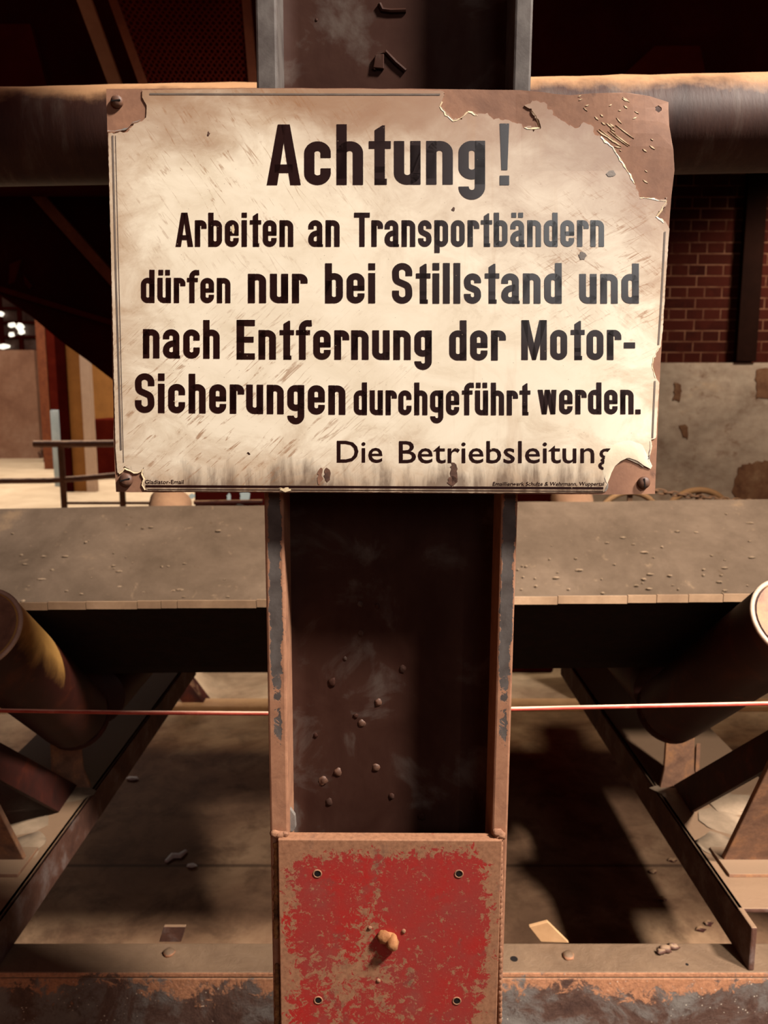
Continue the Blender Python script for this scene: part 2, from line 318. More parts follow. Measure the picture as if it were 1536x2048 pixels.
# ------------------------------------------------------------------ mesh helpers
class MB:
    def __init__(s): s.v = []; s.f = []; s.uv = None
    def add(s, vs, fs):
        o = len(s.v); s.v += [Vector(v) for v in vs]; s.f += [tuple(i + o for i in f) for f in fs]; return s
    def box(s, lo, hi):
        (a, b, c), (d, e, f) = lo, hi
        return s.add([(a, b, c), (d, b, c), (d, e, c), (a, e, c), (a, b, f), (d, b, f), (d, e, f), (a, e, f)],
                     [(3, 2, 1, 0), (4, 5, 6, 7), (0, 1, 5, 4), (1, 2, 6, 5), (2, 3, 7, 6), (3, 0, 4, 7)])
    def slab(s, pts, off):
        """prism: planar loop pts swept by vector off"""
        n = len(pts); off = Vector(off); a = [Vector(p) for p in pts]
        fs = [tuple(range(n))[::-1], tuple(range(n, 2 * n))] + [(i, (i + 1) % n, n + (i + 1) % n, n + i) for i in range(n)]
        return s.add(a + [p + off for p in a], fs)
    def bar(s, p, q, w, h, up=(0, 0, 1)):
        p, q = Vector(p), Vector(q); d = (q - p).normalized(); x = d.cross(Vector(up)).normalized(); y = x.cross(d)
        c = [x * (w / 2 * i) + y * (h / 2 * j) for i, j in ((-1, -1), (1, -1), (1, 1), (-1, 1))]
        return s.slab([p + k for k in c], q - p)
    def tube(s, pts, r, n=12, cap=True):
        pts = [Vector(p) for p in pts]; R = r if isinstance(r, (list, tuple)) else [r] * len(pts)
        vs = []; ref = None
        for i, p in enumerate(pts):
            d = (pts[min(i + 1, len(pts) - 1)] - pts[max(i - 1, 0)]).normalized()
            if ref is None: ref = Vector((0, 0, 1)) if abs(d.z) < .9 else Vector((1, 0, 0))
            x = d.cross(ref).normalized(); y = d.cross(x)
            vs += [p + (x * math.cos(2 * PI * k / n) + y * math.sin(2 * PI * k / n)) * R[i] for k in range(n)]
        fs = [(i * n + k, i * n + (k + 1) % n, (i + 1) * n + (k + 1) % n, (i + 1) * n + k) for i in range(len(pts) - 1) for k in range(n)]
        if cap: fs += [tuple(range(n))[::-1], tuple((len(pts) - 1) * n + k for k in range(n))]
        return s.add(vs, fs)
    def lathe(s, prof, org, axis=(0, 0, 1), n=28):
        """prof: list of (radius, height along axis)"""
        a = Vector(axis).normalized(); o = Vector(org)
        ref = Vector((0, 0, 1)) if abs(a.z) < .9 else Vector((1, 0, 0)); x = a.cross(ref).normalized(); y = a.cross(x)
        vs = [o + a * h + (x * math.cos(2 * PI * k / n) + y * math.sin(2 * PI * k / n)) * r for r, h in prof for k in range(n)]
        fs = [(i * n + k, i * n + (k + 1) % n, (i + 1) * n + (k + 1) % n, (i + 1) * n + k) for i in range(len(prof) - 1) for k in range(n)]
        fs += [tuple(range(n))[::-1], tuple((len(prof) - 1) * n + k for k in range(n))]
        return s.add(vs, fs)
    def torus(s, c, axis, R, r, N=28, n=8, sx=1.):
        a = Vector(axis).normalized(); c = Vector(c); ref = Vector((0, 0, 1)) if abs(a.z) < .9 else Vector((1, 0, 0))
        x = a.cross(ref).normalized(); y = a.cross(x); vs = []
        for i in range(N):
            t = 2 * PI * i / N; rad = x * (math.cos(t) * sx) + y * math.sin(t)
            for j in range(n):
                u = 2 * PI * j / n; vs.append(c + rad * R + (rad.normalized() * math.cos(u) + a * math.sin(u)) * r)
        return s.add(vs, [(i * n + j, ((i + 1) % N) * n + j, ((i + 1) % N) * n + (j + 1) % n, i * n + (j + 1) % n) for i in range(N) for j in range(n)])
    def blob(s, c, r, sc=(1, 1, 1), seed=0, amp=.3):
        bm = bmesh.new(); bmesh.ops.create_icosphere(bm, subdivisions=2, radius=1)
        vs = []
        for v in bm.verts:
            k = 1 + amp * mnoise.noise(v.co * 1.7 + Vector((seed * 3.1, seed, 0)))
            vs.append(Vector(c) + Vector((v.co.x * sc[0], v.co.y * sc[1], v.co.z * sc[2])) * r * k)
        fs = [tuple(v.index for v in f.verts) for f in bm.faces]; bm.free()
        return s.add(vs, fs)
    def build(s, name, mat, parent=None, smooth=False, bevel=0, origin=None, angle=40):
        me = bpy.data.meshes.new(name)
        o = bpy.data.objects.new(name, me)
        org = Vector(origin) if origin is not None else Vector((0, 0, 0))
        me.from_pydata([v - org for v in s.v], [], s.f); me.update()
        bm = bmesh.new(); bm.from_mesh(me); bmesh.ops.recalc_face_normals(bm, faces=bm.faces[:]); bm.to_mesh(me); bm.free()
        if s.uv:
            l = me.uv_layers.new(name='UVMap')
            for lp in me.loops: l.data[lp.index].uv = s.uv[lp.vertex_index]
        me.materials.append(mat)
        COL.objects.link(o); o.location = org
        if parent is not None:
            o.parent = parent; o.matrix_parent_inverse = Matrix.Identity(4)
            base = Vector((0, 0, 0)); q = parent
            while q is not None: base += Vector(q.location); q = q.parent
            o.location = org - base
        if smooth:
            for p in me.polygons: p.use_smooth = True
            e = o.modifiers.new('edges', 'EDGE_SPLIT'); e.split_angle = math.radians(angle)
        if bevel:
            b = o.modifiers.new('bevel', 'BEVEL'); b.width = bevel; b.segments = 2; b.limit_method = 'ANGLE'
        return o
def jag(pts, amp, step=9, seed=0):
    """subdivide a closed pixel loop and roughen it"""
    out = []
    for i, p in enumerate(pts):
        q = pts[(i + 1) % len(pts)]; n = max(1, int(math.hypot(q[0] - p[0], q[1] - p[1]) / step))
        a = amp if len(p) < 3 else p[2]
        for j in range(n):
            x = p[0] + (q[0] - p[0]) * j / n; y = p[1] + (q[1] - p[1]) * j / n
            v = mnoise.noise_vector(Vector((x * .13, y * .13, seed))) + .7 * mnoise.noise_vector(Vector((x * .41, y * .41, seed + 5)))
            out.append((x + v.x * a * 2, y + v.y * a * 2))
    return out
def tag(o, label=None, cat=None, group=None, kind=None):
    if label: o['label'] = label
    if cat: o['category'] = cat
    if group: o['group'] = group
    if kind: o['kind'] = kind
    return o
def thing(name, loc, label, cat, group=None):
    o = bpy.data.objects.new(name, None); COL.objects.link(o); o.location = loc; o.empty_display_size = .05
    return tag(o, label, cat, group)

# ------------------------------------------------------------------ setting: floor, walls, roof
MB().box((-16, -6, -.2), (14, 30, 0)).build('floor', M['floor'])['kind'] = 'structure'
# brick wall with rendered plinth, 5.7 m away
w = MB().box((-1.0, 5.72, 1.84), (6.5, 6.0, 6.2)).build('wall_back', M['brick'], origin=(-1.0, 5.72, 1.84)); w['kind'] = 'structure'
pl = MB().box((-1.0, 5.68, 0), (6.5, 6.0, 1.84)).build('wall_plinth', M['concrete'], origin=(2.75, 5.7, .9)); pl['kind'] = 'structure'
for pts in ([(1478, 935), (1500, 925), (1530, 922), (1600, 925), (1600, 1030), (1470, 1010), (1466, 975)], [(1512, 738), (1590, 736), (1590, 800), (1514, 796)], [(1360, 850), (1372, 846), (1378, 880), (1366, 874)], [(1350, 770), (1362, 768), (1360, 800), (1346, 800)]):
    MB().slab([P(x, y, 5.677) for x, y in jag([(a[0], a[1]) for a in pts], 2.5, 6, pts[0][0])], (0, .01, 0)).build('bare_patch', M['ochre_brick'], pl)
MB().box((-16, 27, 0), (-6, 27.3, 9)).build('wall_far', M['soot_red'])['kind'] = 'structure'
MB().box((-16.3, 8, 0), (-16, 27, 9)).build('wall_left', M['soot_red'])['kind'] = 'structure'
# plaster partition at the far left
a, b = P(-260, 915, 20), P(82, 915, 20)
MB().box((a.x, 20, 0), (b.x, 20.3, P(0, 700, 20).z)).build('wall_partition', M['plaster'], origin=(-9, 20, 1))['kind'] = 'structure'
# far window above the partition
win = MB()
zb, zt = P(0, 702, 26).z, P(0, 560, 26).z; xa, xb = P(-150, 640, 26).x, P(118, 640, 26).x
win.box((xa, 26, zb), (xb, 26.1, zt))
wo = win.build('window_1', M['glass'], origin=((xa + xb) / 2, 26, zb)); wo['kind'] = 'structure'
fr = MB()
for i in range(8):
    x = xa + (xb - xa) * i / 7; fr.box((x - .06, 25.9, zb), (x + .06, 26.0, zt))
for i in range(6):
    z = zb + (zt - zb) * i / 5; fr.box((xa, 25.88, z - .04), (xb, 25.98, z + .04))
fr.build('window_frame', M['soot_red'], wo)
def hole(pts):
    return MB().slab([P(x, y, 25.86) for x, y in pts], (0, .015, 0)).build('broken_pane', M['sky'], wo)
def ell(cx, cy, rx, ry, seed=0, n=12):
    return [(cx + rx * math.cos(2 * PI * i / n) * (1 + .2 * math.sin(3 * i + seed)), cy + ry * math.sin(2 * PI * i / n) * (1 + .15 * math.cos(2 * i + seed))) for i in range(n)]
for h_ in ((2, 628, 6, 5), (24, 650, 8, 5), (40, 654, 8, 8), (43, 664, 7, 5), (23, 669, 6, 5), (6, 693, 14, 5), (94, 695, 6, 4)): hole(ell(*h_, seed=h_[0]))
# roof over the conveyor aisle
MB().box((-14, 3.2, 9.0), (8, 30, 9.2)).build('ceiling', M['soot'])['kind'] = 'structure'
# dark vertical channel on the brick wall
xs0, xs1 = P(1505, 500, 5.6).x, P(1528, 500, 5.6).x
MB().box((xs0 - .03, 5.665, P(1500, 722, 5.65).z), (xs1 + .03, 5.72, 6)).build('trim_1', M['trim_dark'])['kind'] = 'structure'

# ------------------------------------------------------------------ enamel sign
SA, SB = P(768, 180, .826), P(768, 985, .808)
SX = Vector((1, 0, 0)); SY = (SB - SA).normalized(); SN = SY.cross(SX).normalized()
if SN.y > 0: SN = -SN
def warp(px, py):
    w = 0.
    d = max(0, 1 - math.hypot((px - 1345) / 150, (py - 185) / 130)); w -= .010 * d * d
    w += .004 * math.sin((px - 1040) / 300 * PI) * max(0, 1 - (py - 180) / 160) if 1040 < px < 1340 else 0
    return w
def S(px, py, off=0.):
    r = ray(px, py); t = (SA - EYE).dot(SN) / r.dot(SN)
    return EYE + r * t + SN * (off + warp(px, py))
def suv(px, py): return ((px - 212) / 1137, (988 - py) / 811)
def inside(x, y, loop):
    c = False; n = len(loop)
    for i in range(n):
        x1, y1 = loop[i]; x2, y2 = loop[i - 1]
        if (y1 > y) != (y2 > y) and x < (x2 - x1) * (y - y1) / (y2 - y1) + x1: c = not c
    return c
def sheet(loops, off, thick, grid, name, mat, parent):
    """filled pixel loops (first outer, others holes) on the sign surface, with thickness backwards"""
    vs = []; es = []
    for lp in loops:
        o = len(vs); vs += [Vector((p[0], p[1])) for p in lp]; es += [(o + i, o + (i + 1) % len(lp)) for i in range(len(lp))]
    xs = [v.x for v in vs]; ys = [v.y for v in vs]
    if grid:
        y = min(ys) + grid / 2
        while y < max(ys):
            x = min(xs) + grid / 2
            while x < max(xs):
                if inside(x, y, loops[0]): vs.append(Vector((x, y)))
                x += grid
            y += grid
    ov, oe, of, *_ = delaunay_2d_cdt(vs, es, [], 0, .01)
    fs = []
    for f in of:
        cx = sum(ov[i].x for i in f) / len(f); cy = sum(ov[i].y for i in f) / len(f)
        if inside(cx, cy, loops[0]) and not any(inside(cx, cy, h) for h in loops[1:]): fs.append(tuple(f))
    m = MB(); m.v = [S(p.x, p.y, off) for p in ov]; m.f = fs; m.uv = [suv(p.x, p.y) for p in ov]
    if thick:
        from collections import Counter
        cnt = Counter(tuple(sorted((f[i], f[i - 1]))) for f in fs for i in range(len(f)))
        n = len(m.v); m.v += [S(p.x, p.y, off - thick) for p in ov]; m.uv += m.uv[:n]
        back = [tuple(i + n for i in f[::-1]) for f in fs]
        side = [(a, b, b + n, a + n) for (a, b), c in cnt.items() if c == 1]
        m.f = fs + back + side
    used = sorted({i for f in m.f for i in f}); mp = {o: i for i, o in enumerate(used)}
    m.v = [m.v[i] for i in used]; m.uv = [m.uv[i] for i in used]; m.f = [tuple(mp[i] for i in f) for f in m.f]
    return m.build(name, mat, parent)
sign = thing('warning_sign', S(768, 985, -.003), 'cream enamel warning sign with black German lettering on the steel column', 'sign')
HOLE = ell(1320, 214, 7, 7)
plate = [(212, 178), (360, 177), (510, 176), (760, 177), (1040, 180), (1085, 186), (1110, 191), (1140, 193), (1180, 190), (1250, 187), (1300, 189), (1343, 197), (1341, 215), (1340, 250), (1347, 300), (1349, 340), (1343, 390), (1335, 500), (1325, 660), (1317, 820), (1310, 988), (1200, 989), (760, 986), (232, 984), (228, 900), (220, 450)]
sheet([jag(plate, .5, 30), HOLE], 0, .0018, 26, 'steel_plate', M['sign_rust'], sign)
ENA = [(285, 181, .3), (510, 178, .3), (760, 179, .4), (882, 182), (890, 186), (886, 200), (880, 212), (892, 222), (905, 240), (920, 237), (935, 222), (955, 228), (975, 228), (990, 240), (1015, 240), (1040, 250), (1048, 258), (1060, 254), (1065, 262), (1082, 256), (1075, 240), (1060, 220), (1050, 212), (1070, 203), (1088, 208), (1100, 222), (1108, 235), (1125, 245), (1140, 254), (1155, 258), (1165, 248), (1183, 255), (1190, 270), (1205, 280), (1225, 298), (1235, 310), (1245, 330), (1255, 345), (1265, 362), (1275, 385), (1282, 398), (1300, 396), (1318, 402), (1335, 396), (1330, 412), (1315, 428), (1312, 436), (1320, 442), (1330, 443, .6), (1338, 458, .4), (1331, 560, .4), (1325, 660, .6), (1321, 692, .8), (1309, 710), (1303, 728), (1306, 742), (1310, 756), (1318, 766, .4), (1315, 810, .4), (1312, 875, .6), (1303, 880), (1301, 905), (1296, 912), (1294, 928, .8), (1285, 934, .6), (1272, 926, .4), (1250, 916, .4), (1230, 924, .4), (1216, 940, .6), (1209, 955), (1216, 968), (1208, 984, .4), (990, 986, .4), (760, 984, .4), (500, 983, .4), (292, 981), (286, 968), (292, 955), (283, 946), (288, 936), (274, 945), (263, 941), (250, 934), (243, 942), (236, 946, .4), (232, 900, .4), (225, 600, .4), (217, 266), (228, 268), (243, 265), (258, 262), (268, 249), (284, 244, .6), (293, 236, .3), (294, 212, .3), (285, 196, .3)]
sheet([jag(ENA, 2.3, 3.5, 3)], .0011, .001, 22, 'enamel_coat', M['enamel'], sign)
# grey ground coat showing as a rim round the chips
def rimstrip(pts, w, off, name, mat, seed=0):
    pts = jag(pts + pts[::-1], 0, 6)[:None]; n = len(pts) // 2; pts = pts[:n]
    m = MB(); m.uv = []
    for i, p in enumerate(pts):
        a = pts[max(i - 1, 0)]; b = pts[min(i + 1, n - 1)]; d = math.hypot(b[0] - a[0], b[1] - a[1]) or 1
        nx, ny = -(b[1] - a[1]) / d, (b[0] - a[0]) / d
        k1 = w * (.05 + 1.5 * abs(mnoise.noise(Vector((p[0] * .09, p[1] * .09, seed))))); k2 = w * (.05 + 1.5 * abs(mnoise.noise(Vector((p[0] * .08, p[1] * .11, seed + 9)))))
        m.v += [S(p[0] + nx * k1, p[1] + ny * k1, off + .0006), S(p[0] - nx * k2, p[1] - ny * k2, off)]
        m.uv += [suv(*p)] * 2
    m.f = [(2 * i, 2 * i + 1, 2 * i + 3, 2 * i + 2) for i in range(n - 1)]
    return m.build(name, mat, sign)
for nm, pts, w_, mt in (('chipped_rim', [(216, 262), (230, 263), (243, 260), (256, 257), (266, 246), (282, 240)], 5, 'ground_coat'),
                        ('chipped_rim', [(884, 204), (880, 214), (893, 228), (906, 241), (920, 238), (936, 225), (955, 231)], 8, 'flake'),
                        ('chipped_rim', [(1048, 256), (1062, 259), (1078, 257), (1073, 240), (1062, 222)], 5, 'flake'),
                        ('chipped_rim', [(1200, 276), (1224, 296), (1240, 320), (1256, 345), (1268, 368)], 6, 'flake'),
                        ('chipped_rim', [(1279, 396), (1300, 397), (1322, 402), (1333, 402), (1322, 420), (1313, 434), (1328, 444)], 5, 'flake'),
                        ('chipped_rim', [(1318, 696), (1307, 715), (1304, 735), (1311, 756)], 4, 'flake'),
                        ('chipped_rim', [(1211, 944), (1210, 956), (1216, 968), (1209, 982)], 9, 'ground_coat'),
                        ('chipped_rim', [(238, 946), (250, 936), (262, 942), (276, 944), (288, 938), (284, 948), (291, 957), (286, 970), (290, 980)], 8, 'flake'),
                        ('chipped_rim', [(1300, 882), (1300, 905), (1296, 918), (1300, 932)], 6, 'ground_coat')):
    rimstrip(pts, w_ * .62, .0008, nm, M[mt], seed=pts[0][0] * .01)
# loose flakes of enamel on the bare corner
fk = MB(); fk.uv = []
for i in range(46):
    if i < 16: x, y, L, t = random.uniform(1195, 1250), random.uniform(262, 320), random.uniform(6, 26), .62
    elif i < 32: x, y, L, t = random.uniform(1150, 1300), random.uniform(195, 300), random.uniform(3, 9), random.uniform(-.6, .9)
    else: x, y, L, t = random.uniform(1180, 1310), random.uniform(210, 400), random.uniform(2, 7), .6
    c, s_ = math.cos(t), math.sin(t); w_ = random.uniform(.6, 1.6)
    q = [(x - L * c, y - L * s_), (x + w_ * s_, y - w_ * c), (x + L * c, y + L * s_), (x - w_ * s_, y + w_ * c)]
    if inside(x, y, [(p[0], p[1]) for p in ENA]): continue
    fk.slab([S(a, b, -.0001) for a, b in q], SN * .00045)
fk.uv = None
fk.build('enamel_flakes', M['flake'], sign)['kind'] = 'stuff'
# curled white patch of old filler by the lower right screw
fl = MB(); N = 26
rows = [[(1212, 972), (1204, 940), (1209, 910), (1227, 888), (1256, 880), (1284, 889), (1304, 932)],
        [(1219, 955), (1220, 932), (1232, 914), (1254, 903), (1275, 909), (1289, 922), (1302, 935)],
        [(1222, 946), (1229, 932), (1240, 922), (1255, 915), (1273, 921), (1287, 931), (1301, 938)]]
hs = (.0003, .0022, .0012)
def interp(pts, t):
    u = t * (len(pts) - 1); i = min(int(u), len(pts) - 2); f = u - i; f2 = f
    return (pts[i][0] + (pts[i + 1][0] - pts[i][0]) * f2, pts[i][1] + (pts[i + 1][1] - pts[i][1]) * f2)
for r, h_ in zip(rows, hs):
    for i in range(N):
        t = i / (N - 1); p = interp(r, t); fl.v.append(S(p[0], p[1], .001 + h_ * math.sin(PI * min(1, t * .9 + .08))))
fl.f = [(j * N + i, j * N + i + 1, (j + 1) * N + i + 1, (j + 1) * N + i) for j in range(2) for i in range(N - 1)]
fl.build('filler_patch', M['filler'], sign, smooth=True, angle=80)
# small chips and blotches down to the ground coat
for px, py, rx, ry, mt in ((1222, 348, 9, 7, 'ground_coat'), (1165, 512, 7, 8, 'ground_coat'), (908, 946, 7, 22, 'screw'), (905, 962, 10, 9, 'screw'), (497, 907, 3, 2, 'letter'), (467, 459, 2.5, 8, 'flake'), (571, 979, 12, 4, 'flake'), (417, 268, 3, 3, 'screw'), (907, 419, 3, 5, 'screw'), (655, 950, 6, 14, 'screw'), (640, 952, 5, 16, 'sign_rust')):
    lp = jag(ell(px, py, rx, ry, px), 1.6, 3, px)
    sheet([lp], .00142, 0, 0, 'enamel_chip', M[mt], sign)
# border line
def strip(pts, w, off, mb):
    for p, q in zip(pts, pts[1:]):
        d = math.hypot(q[0] - p[0], q[1] - p[1]); n = max(1, int(d / 40)); nx, ny = -(q[1] - p[1]) / d * w / 2, (q[0] - p[0]) / d * w / 2
        for i in range(n):
            x0, y0 = p[0] + (q[0] - p[0]) * i / n, p[1] + (q[1] - p[1]) * i / n; x1, y1 = p[0] + (q[0] - p[0]) * (i + 1) / n, p[1] + (q[1] - p[1]) * (i + 1) / n
            c = [(x0 + nx, y0 + ny), (x1 + nx, y1 + ny), (x1 - nx, y1 - ny), (x0 - nx, y0 - ny)]
            o = len(mb.v); mb.v += [S(a, b, off) for a, b in c]; mb.uv += [suv(a, b) for a, b in c]; mb.f.append((o, o + 1, o + 2, o + 3))
bl = MB(); bl.uv = []
for pts, w_, mt in (([(226, 272), (233, 560), (243, 900)], 3.6, 'border'), ([(232, 272), (239, 560), (248, 925)], 1.2, 'border'), ([(300, 189), (880, 190)], 3.4, 'border'),
                    ([(1329, 464), (1322, 600), (1316, 690)], 3.4, 'border'), ([(1309, 762), (1304, 876)], 3.4, 'border'),
                    ([(292, 972), (760, 974), (1206, 976)], 4.2, 'letter'), ([(296, 978.5), (1206, 982)], 1.2, 'letter')):
    bl = MB(); bl.uv = []; strip(pts, w_, .0014, bl); bl.build('border_line', M[mt], sign)

# ---- condensed grotesque lettering, drawn glyph by glyph
St = .158
def arc(cx, cy, rx, ry, a0, a1, n=12):
    return [(cx + rx * math.cos(math.radians(a0 + (a1 - a0) * i / n)), cy + ry * math.sin(math.radians(a0 + (a1 - a0) * i / n))) for i in range(n + 1)]
def bez(p0, p1, p2, p3, n=12):
    return [tuple((1 - t) ** 3 * a + 3 * (1 - t) ** 2 * t * b + 3 * (1 - t) * t * t * c + t ** 3 * d for a, b, c, d in zip(p0, p1, p2, p3)) for t in (i / n for i in range(n + 1))]
def glyph(ch, X, s=St):
    """returns (strokes, polygons, width); baseline 0, cap height 1, x-height X"""
    h = s / 2; w = .41; l, r, cx = h, w - h, w / 2; R = cx - h; Ry = R * .92
    box = lambda a, b, c, d: [(a, b), (c, b), (c, d), (a, d)]
    dots = lambda y0=X + .075, y1=1.0: [box(.03, y0, .03 + .145, y1), box(w - .175, y0, w - .03, y1)]
    yt, yb = X - h - Ry, h + Ry
    bowl = arc(cx, yt, R, Ry, 90, 180) + arc(cx, yb, R, Ry, 180, 270) + arc(cx, yb, R, Ry, 270, 360) + arc(cx, yt, R, Ry, 0, 90)
    archn = [(l, 0.1), (l, yt)] + arc(cx, yt, R, Ry, 180, 0, 18) + [(r, 0)]
    if ch in 'nh': return [archn], [box(0, 0, s, X if ch == 'n' else 1)], w
    if ch in 'uü':
        st = [[(l, X), (l, yb)] + arc(cx, yb, R, Ry, 180, 360, 18) + [(r, X * .9)]]
        return st, [box(w - s, 0, w, X)] + (dots() if ch == 'ü' else []), w
    if ch == 'r':
        w2 = .35; rr = w2 - h; c2 = (l + rr) / 2; R2 = (rr - l) / 2
        return [[(l, .1), (l, X - h - R2)] + arc(c2, X - h - R2, R2, R2, 180, 0, 14) + [(rr, X - h - R2 - .075)]], [box(0, 0, s, X)], w2
    if ch == 'b': return [bowl], [box(0, 0, s, 1)], w
    if ch == 'd': return [bowl], [box(w - s, 0, w, 1)], w
    if ch == 'p': return [bowl], [box(0, -.18, s, X)], w
    if ch == 'o': return [bowl], [], w
    if ch == 'g':
        y0 = .085; b2 = y0 + h + Ry
        bw = arc(cx, yt, R, Ry, 90, 180) + arc(cx, b2, R, Ry, 180, 360, 18) + arc(cx, yt, R, Ry, 0, 90)
        hk = [(r, X * .9), (r, -.25 + h + .13)] + arc(cx, -.25 + h + .13, R, .13, 0, -180, 16) + [(l, -.035)]
        return [bw, hk], [box(w - s, .0, w, X)], w
    if ch == 'c':
        return [[(r, X * .62), (r, yt)] + arc(cx, yt, R, Ry, 0, 180, 18) + arc(cx, yb, R, Ry, 180, 360, 18) + [(r, X * .38)]], [], w
    if ch == 'e':
        return [[(r, X * .33), (r, yb)] + arc(cx, yb, R, Ry, 0, -180, 18) + arc(cx, yt, R, Ry, 180, 0, 18) + [(r, X * .42)]], [box(s * .8, X * .42, w, X * .42 + s * .78)], w
    if ch in 'aä':
        b = X * .53
        st = [[(l, X * .66), (l, yt)] + arc(cx, yt, R, Ry, 180, 0, 18) + [(r, .0)],
              [(r, b + .0)] + bez((r, b), (cx, b - .02), (l, b - .03), (l, b - .2)) + [(l, yb)] + arc(cx, yb, R, Ry, 180, 360, 18)]
        return st, [box(w - s, 0, w + .02, s * .45)] + (dots() if ch == 'ä' else []), w + .01
    if ch in 'sS':
        T = X if ch == 's' else 1.0; w = .40 if ch == 's' else .47; r = w - h; cx = w / 2; R = cx - h; Ry = R * .95
        yt, yb = T - h - Ry, h + Ry
        st = [[(r, T * .68), (r, yt)] + arc(cx, yt, R, Ry, 0, 180, 18) + bez((l, yt), (l, T * .55), (l + .02, T * .56), (cx, T * .5)) + bez((cx, T * .5), (r - .02, T * .44), (r, T * .43), (r, yb)) + arc(cx, yb, R, Ry, 0, -180, 18) + [(l, T * .32)]]
        return st, [], w
    if ch == 't':
        return [[(.09 + h, .3), (.09 + h, .1), (.09 + h, .0)]], [[(.09, .2), (.09 + s, .2), (.09 + s, .98), (.09 + s * .75, .98), (.09, .9)], box(0, X - .125, .34, X), box(.09, 0, .09 + s + .03, .1)], .34
    if ch == 'f':
        R2 = .125; c2 = .07 + h + R2
        return [[(.07 + h, 0), (.07 + h, 1 - h - R2)] + arc(c2, 1 - h - R2, R2, R2, 180, 75, 12) + [(.37, 1 - h)]], [box(0, X - .125, .33, X)], .36
    if ch == 'i': return [], [box(0, 0, s, X), box(0, X + .075, s, 1)], s
    if ch == 'l': return [], [box(0, 0, s, 1)], s
    if ch == 'w':
        d = s * .98
        pl_ = []
        for (a, b) in ((0, .13), (.29 - d * .45, .13), (.29 - d * .45, .40), (.58 - d, .40)): pl_.append([(a, X), (a + d, X), (b + d * .95, 0), (b, 0)])
        return [], pl_, .58
    if ch == 'A': return [], [[(0, 0), (s * 1.02, 0), (.305, 1), (.17, 1)], [(.525, 0), (.525 - s * 1.02, 0), (.22, 1), (.355, 1)], box(.12, .2, .4, .34)], .525
    if ch == 'T': return [], [box(0, .86, .47, 1), box(.235 - h, 0, .235 + h, 1)], .47
    if ch == 'E': return [], [box(0, 0, s * 1.12, 1), box(0, 0, .43, .155), box(0, .43, .40, .575), box(0, .845, .43, 1)], .43
    if ch == 'M': return [], [box(0, 0, s, 1), box(.62 - s, 0, .62, 1), [(0, 1), (s * 1.15, 1), (.355, .2), (.355, 0), (.265, 0)], [(.62, 1), (.62 - s * 1.15, 1), (.265, .2), (.265, 0), (.355, 0)]], .62
    if ch == '-': return [], [box(0, .28, .25, .43)], .25
    if ch == '.': return [], [box(0, 0, .15, .15)], .15
    if ch == '!': return [], [box(0, .0, .16, .155), [(.03, .245), (.13, .245), (.16, 1.0), (0, 1.0)]], .16
def ribbon(pts, w):
    q = [pts[0]]
    for p in pts[1:]:
        if math.hypot(p[0] - q[-1][0], p[1] - q[-1][1]) > 1e-4: q.append(p)
    closed = math.hypot(q[0][0] - q[-1][0], q[0][1] - q[-1][1]) < 1e-3
    out = []; n = len(q)
    for i, p in enumerate(q):
        a = q[i - 1] if i else (q[-2] if closed else p); b = q[i + 1] if i < n - 1 else (q[1] if closed else p)
        d = math.hypot(b[0] - a[0], b[1] - a[1]) or 1; nx, ny = -(b[1] - a[1]) / d * w / 2, (b[0] - a[0]) / d * w / 2
        out.append(((p[0] + nx, p[1] + ny), (p[0] - nx, p[1] - ny)))
    return [[out[i][0], out[i][1], out[i + 1][1], out[i + 1][0]] for i in range(n - 1)]
GAP = .088
def word(mb, txt, x0, x1, yl, yr, cap, X=.755, st=St, gap=GAP):
    W = 0; items = []
    for ch in txt:
        g = glyph(ch, X, st); items.append((W, g)); W += g[2] + gap * (.55 if ch in 'rtfT' else 1) * (.6 if ch == 'A' else 1)
    W -= gap * (.55 if txt[-1] in 'rtfT' else 1)
    sx = (x1 - x0) / W
    def pt(gx, gy):
        px = x0 + gx * sx; f = (px - x0) / (x1 - x0); return (px, yl + (yr - yl) * f - gy * cap)
    for ox, (strokes, polys, _) in items:
        quads = [q for s_ in strokes for q in ribbon(s_, st)] + polys
        for q in quads:
            c = [pt(ox + a, b) for a, b in q]
            o = len(mb.v); mb.v += [S(a, b, .00135) for a, b in c]; mb.uv += [suv(a, b) for a, b in c]; mb.f.append(tuple(range(o, o + len(c))))
LINES = [
    [('Achtung', 534, 970, 371, 369.5, 121, .72), ('!', 999, 1018, 371, 371, 123, .72)],
    [('Arbeiten', 352, 587, 494, 494, 68, .78), ('an', 617, 679.5, 494, 494, 68, .78), ('Transportbändern', 708.5, 1207.5, 494, 494, 68, .78)],
    [('dürfen', 283, 461.5, 606, 606.5, 66, .76), ('nur', 496.5, 615.5, 606.5, 606.5, 77.5, .755), ('bei', 650.5, 750.5, 607, 607, 80, .755), ('Stillstand', 784.5, 1123, 607.5, 607.5, 81, .745), ('und', 1158, 1277, 607.5, 607.5, 80, .74)],
    [('nach', 287, 440, 716.5, 717.5, 77, .755), ('Entfernung', 474, 863.5, 719, 720, 79, .745), ('der', 898.5, 1011.5, 721, 721, 80, .75), ('Motor', 1042.5, 1242, 720, 720, 79.5, .755), ('-', 1247, 1269.5, 719, 719, 79, .755)],
    [('Sicherungen', 271, 691, 825.5, 829.5, 79, .74), ('durchgeführt', 708, 1060.5, 830, 830.5, 65, .76), ('werden', 1075, 1266.5, 828.5, 828.5, 63.5, .77), ('.', 1270, 1280.5, 828.5, 828.5, 64, .77)],
]
for ln in LINES:
    mb = MB(); mb.uv = []
    for wd in ln: word(mb, *wd)
    mb.build('lettering', M['letter'], sign)
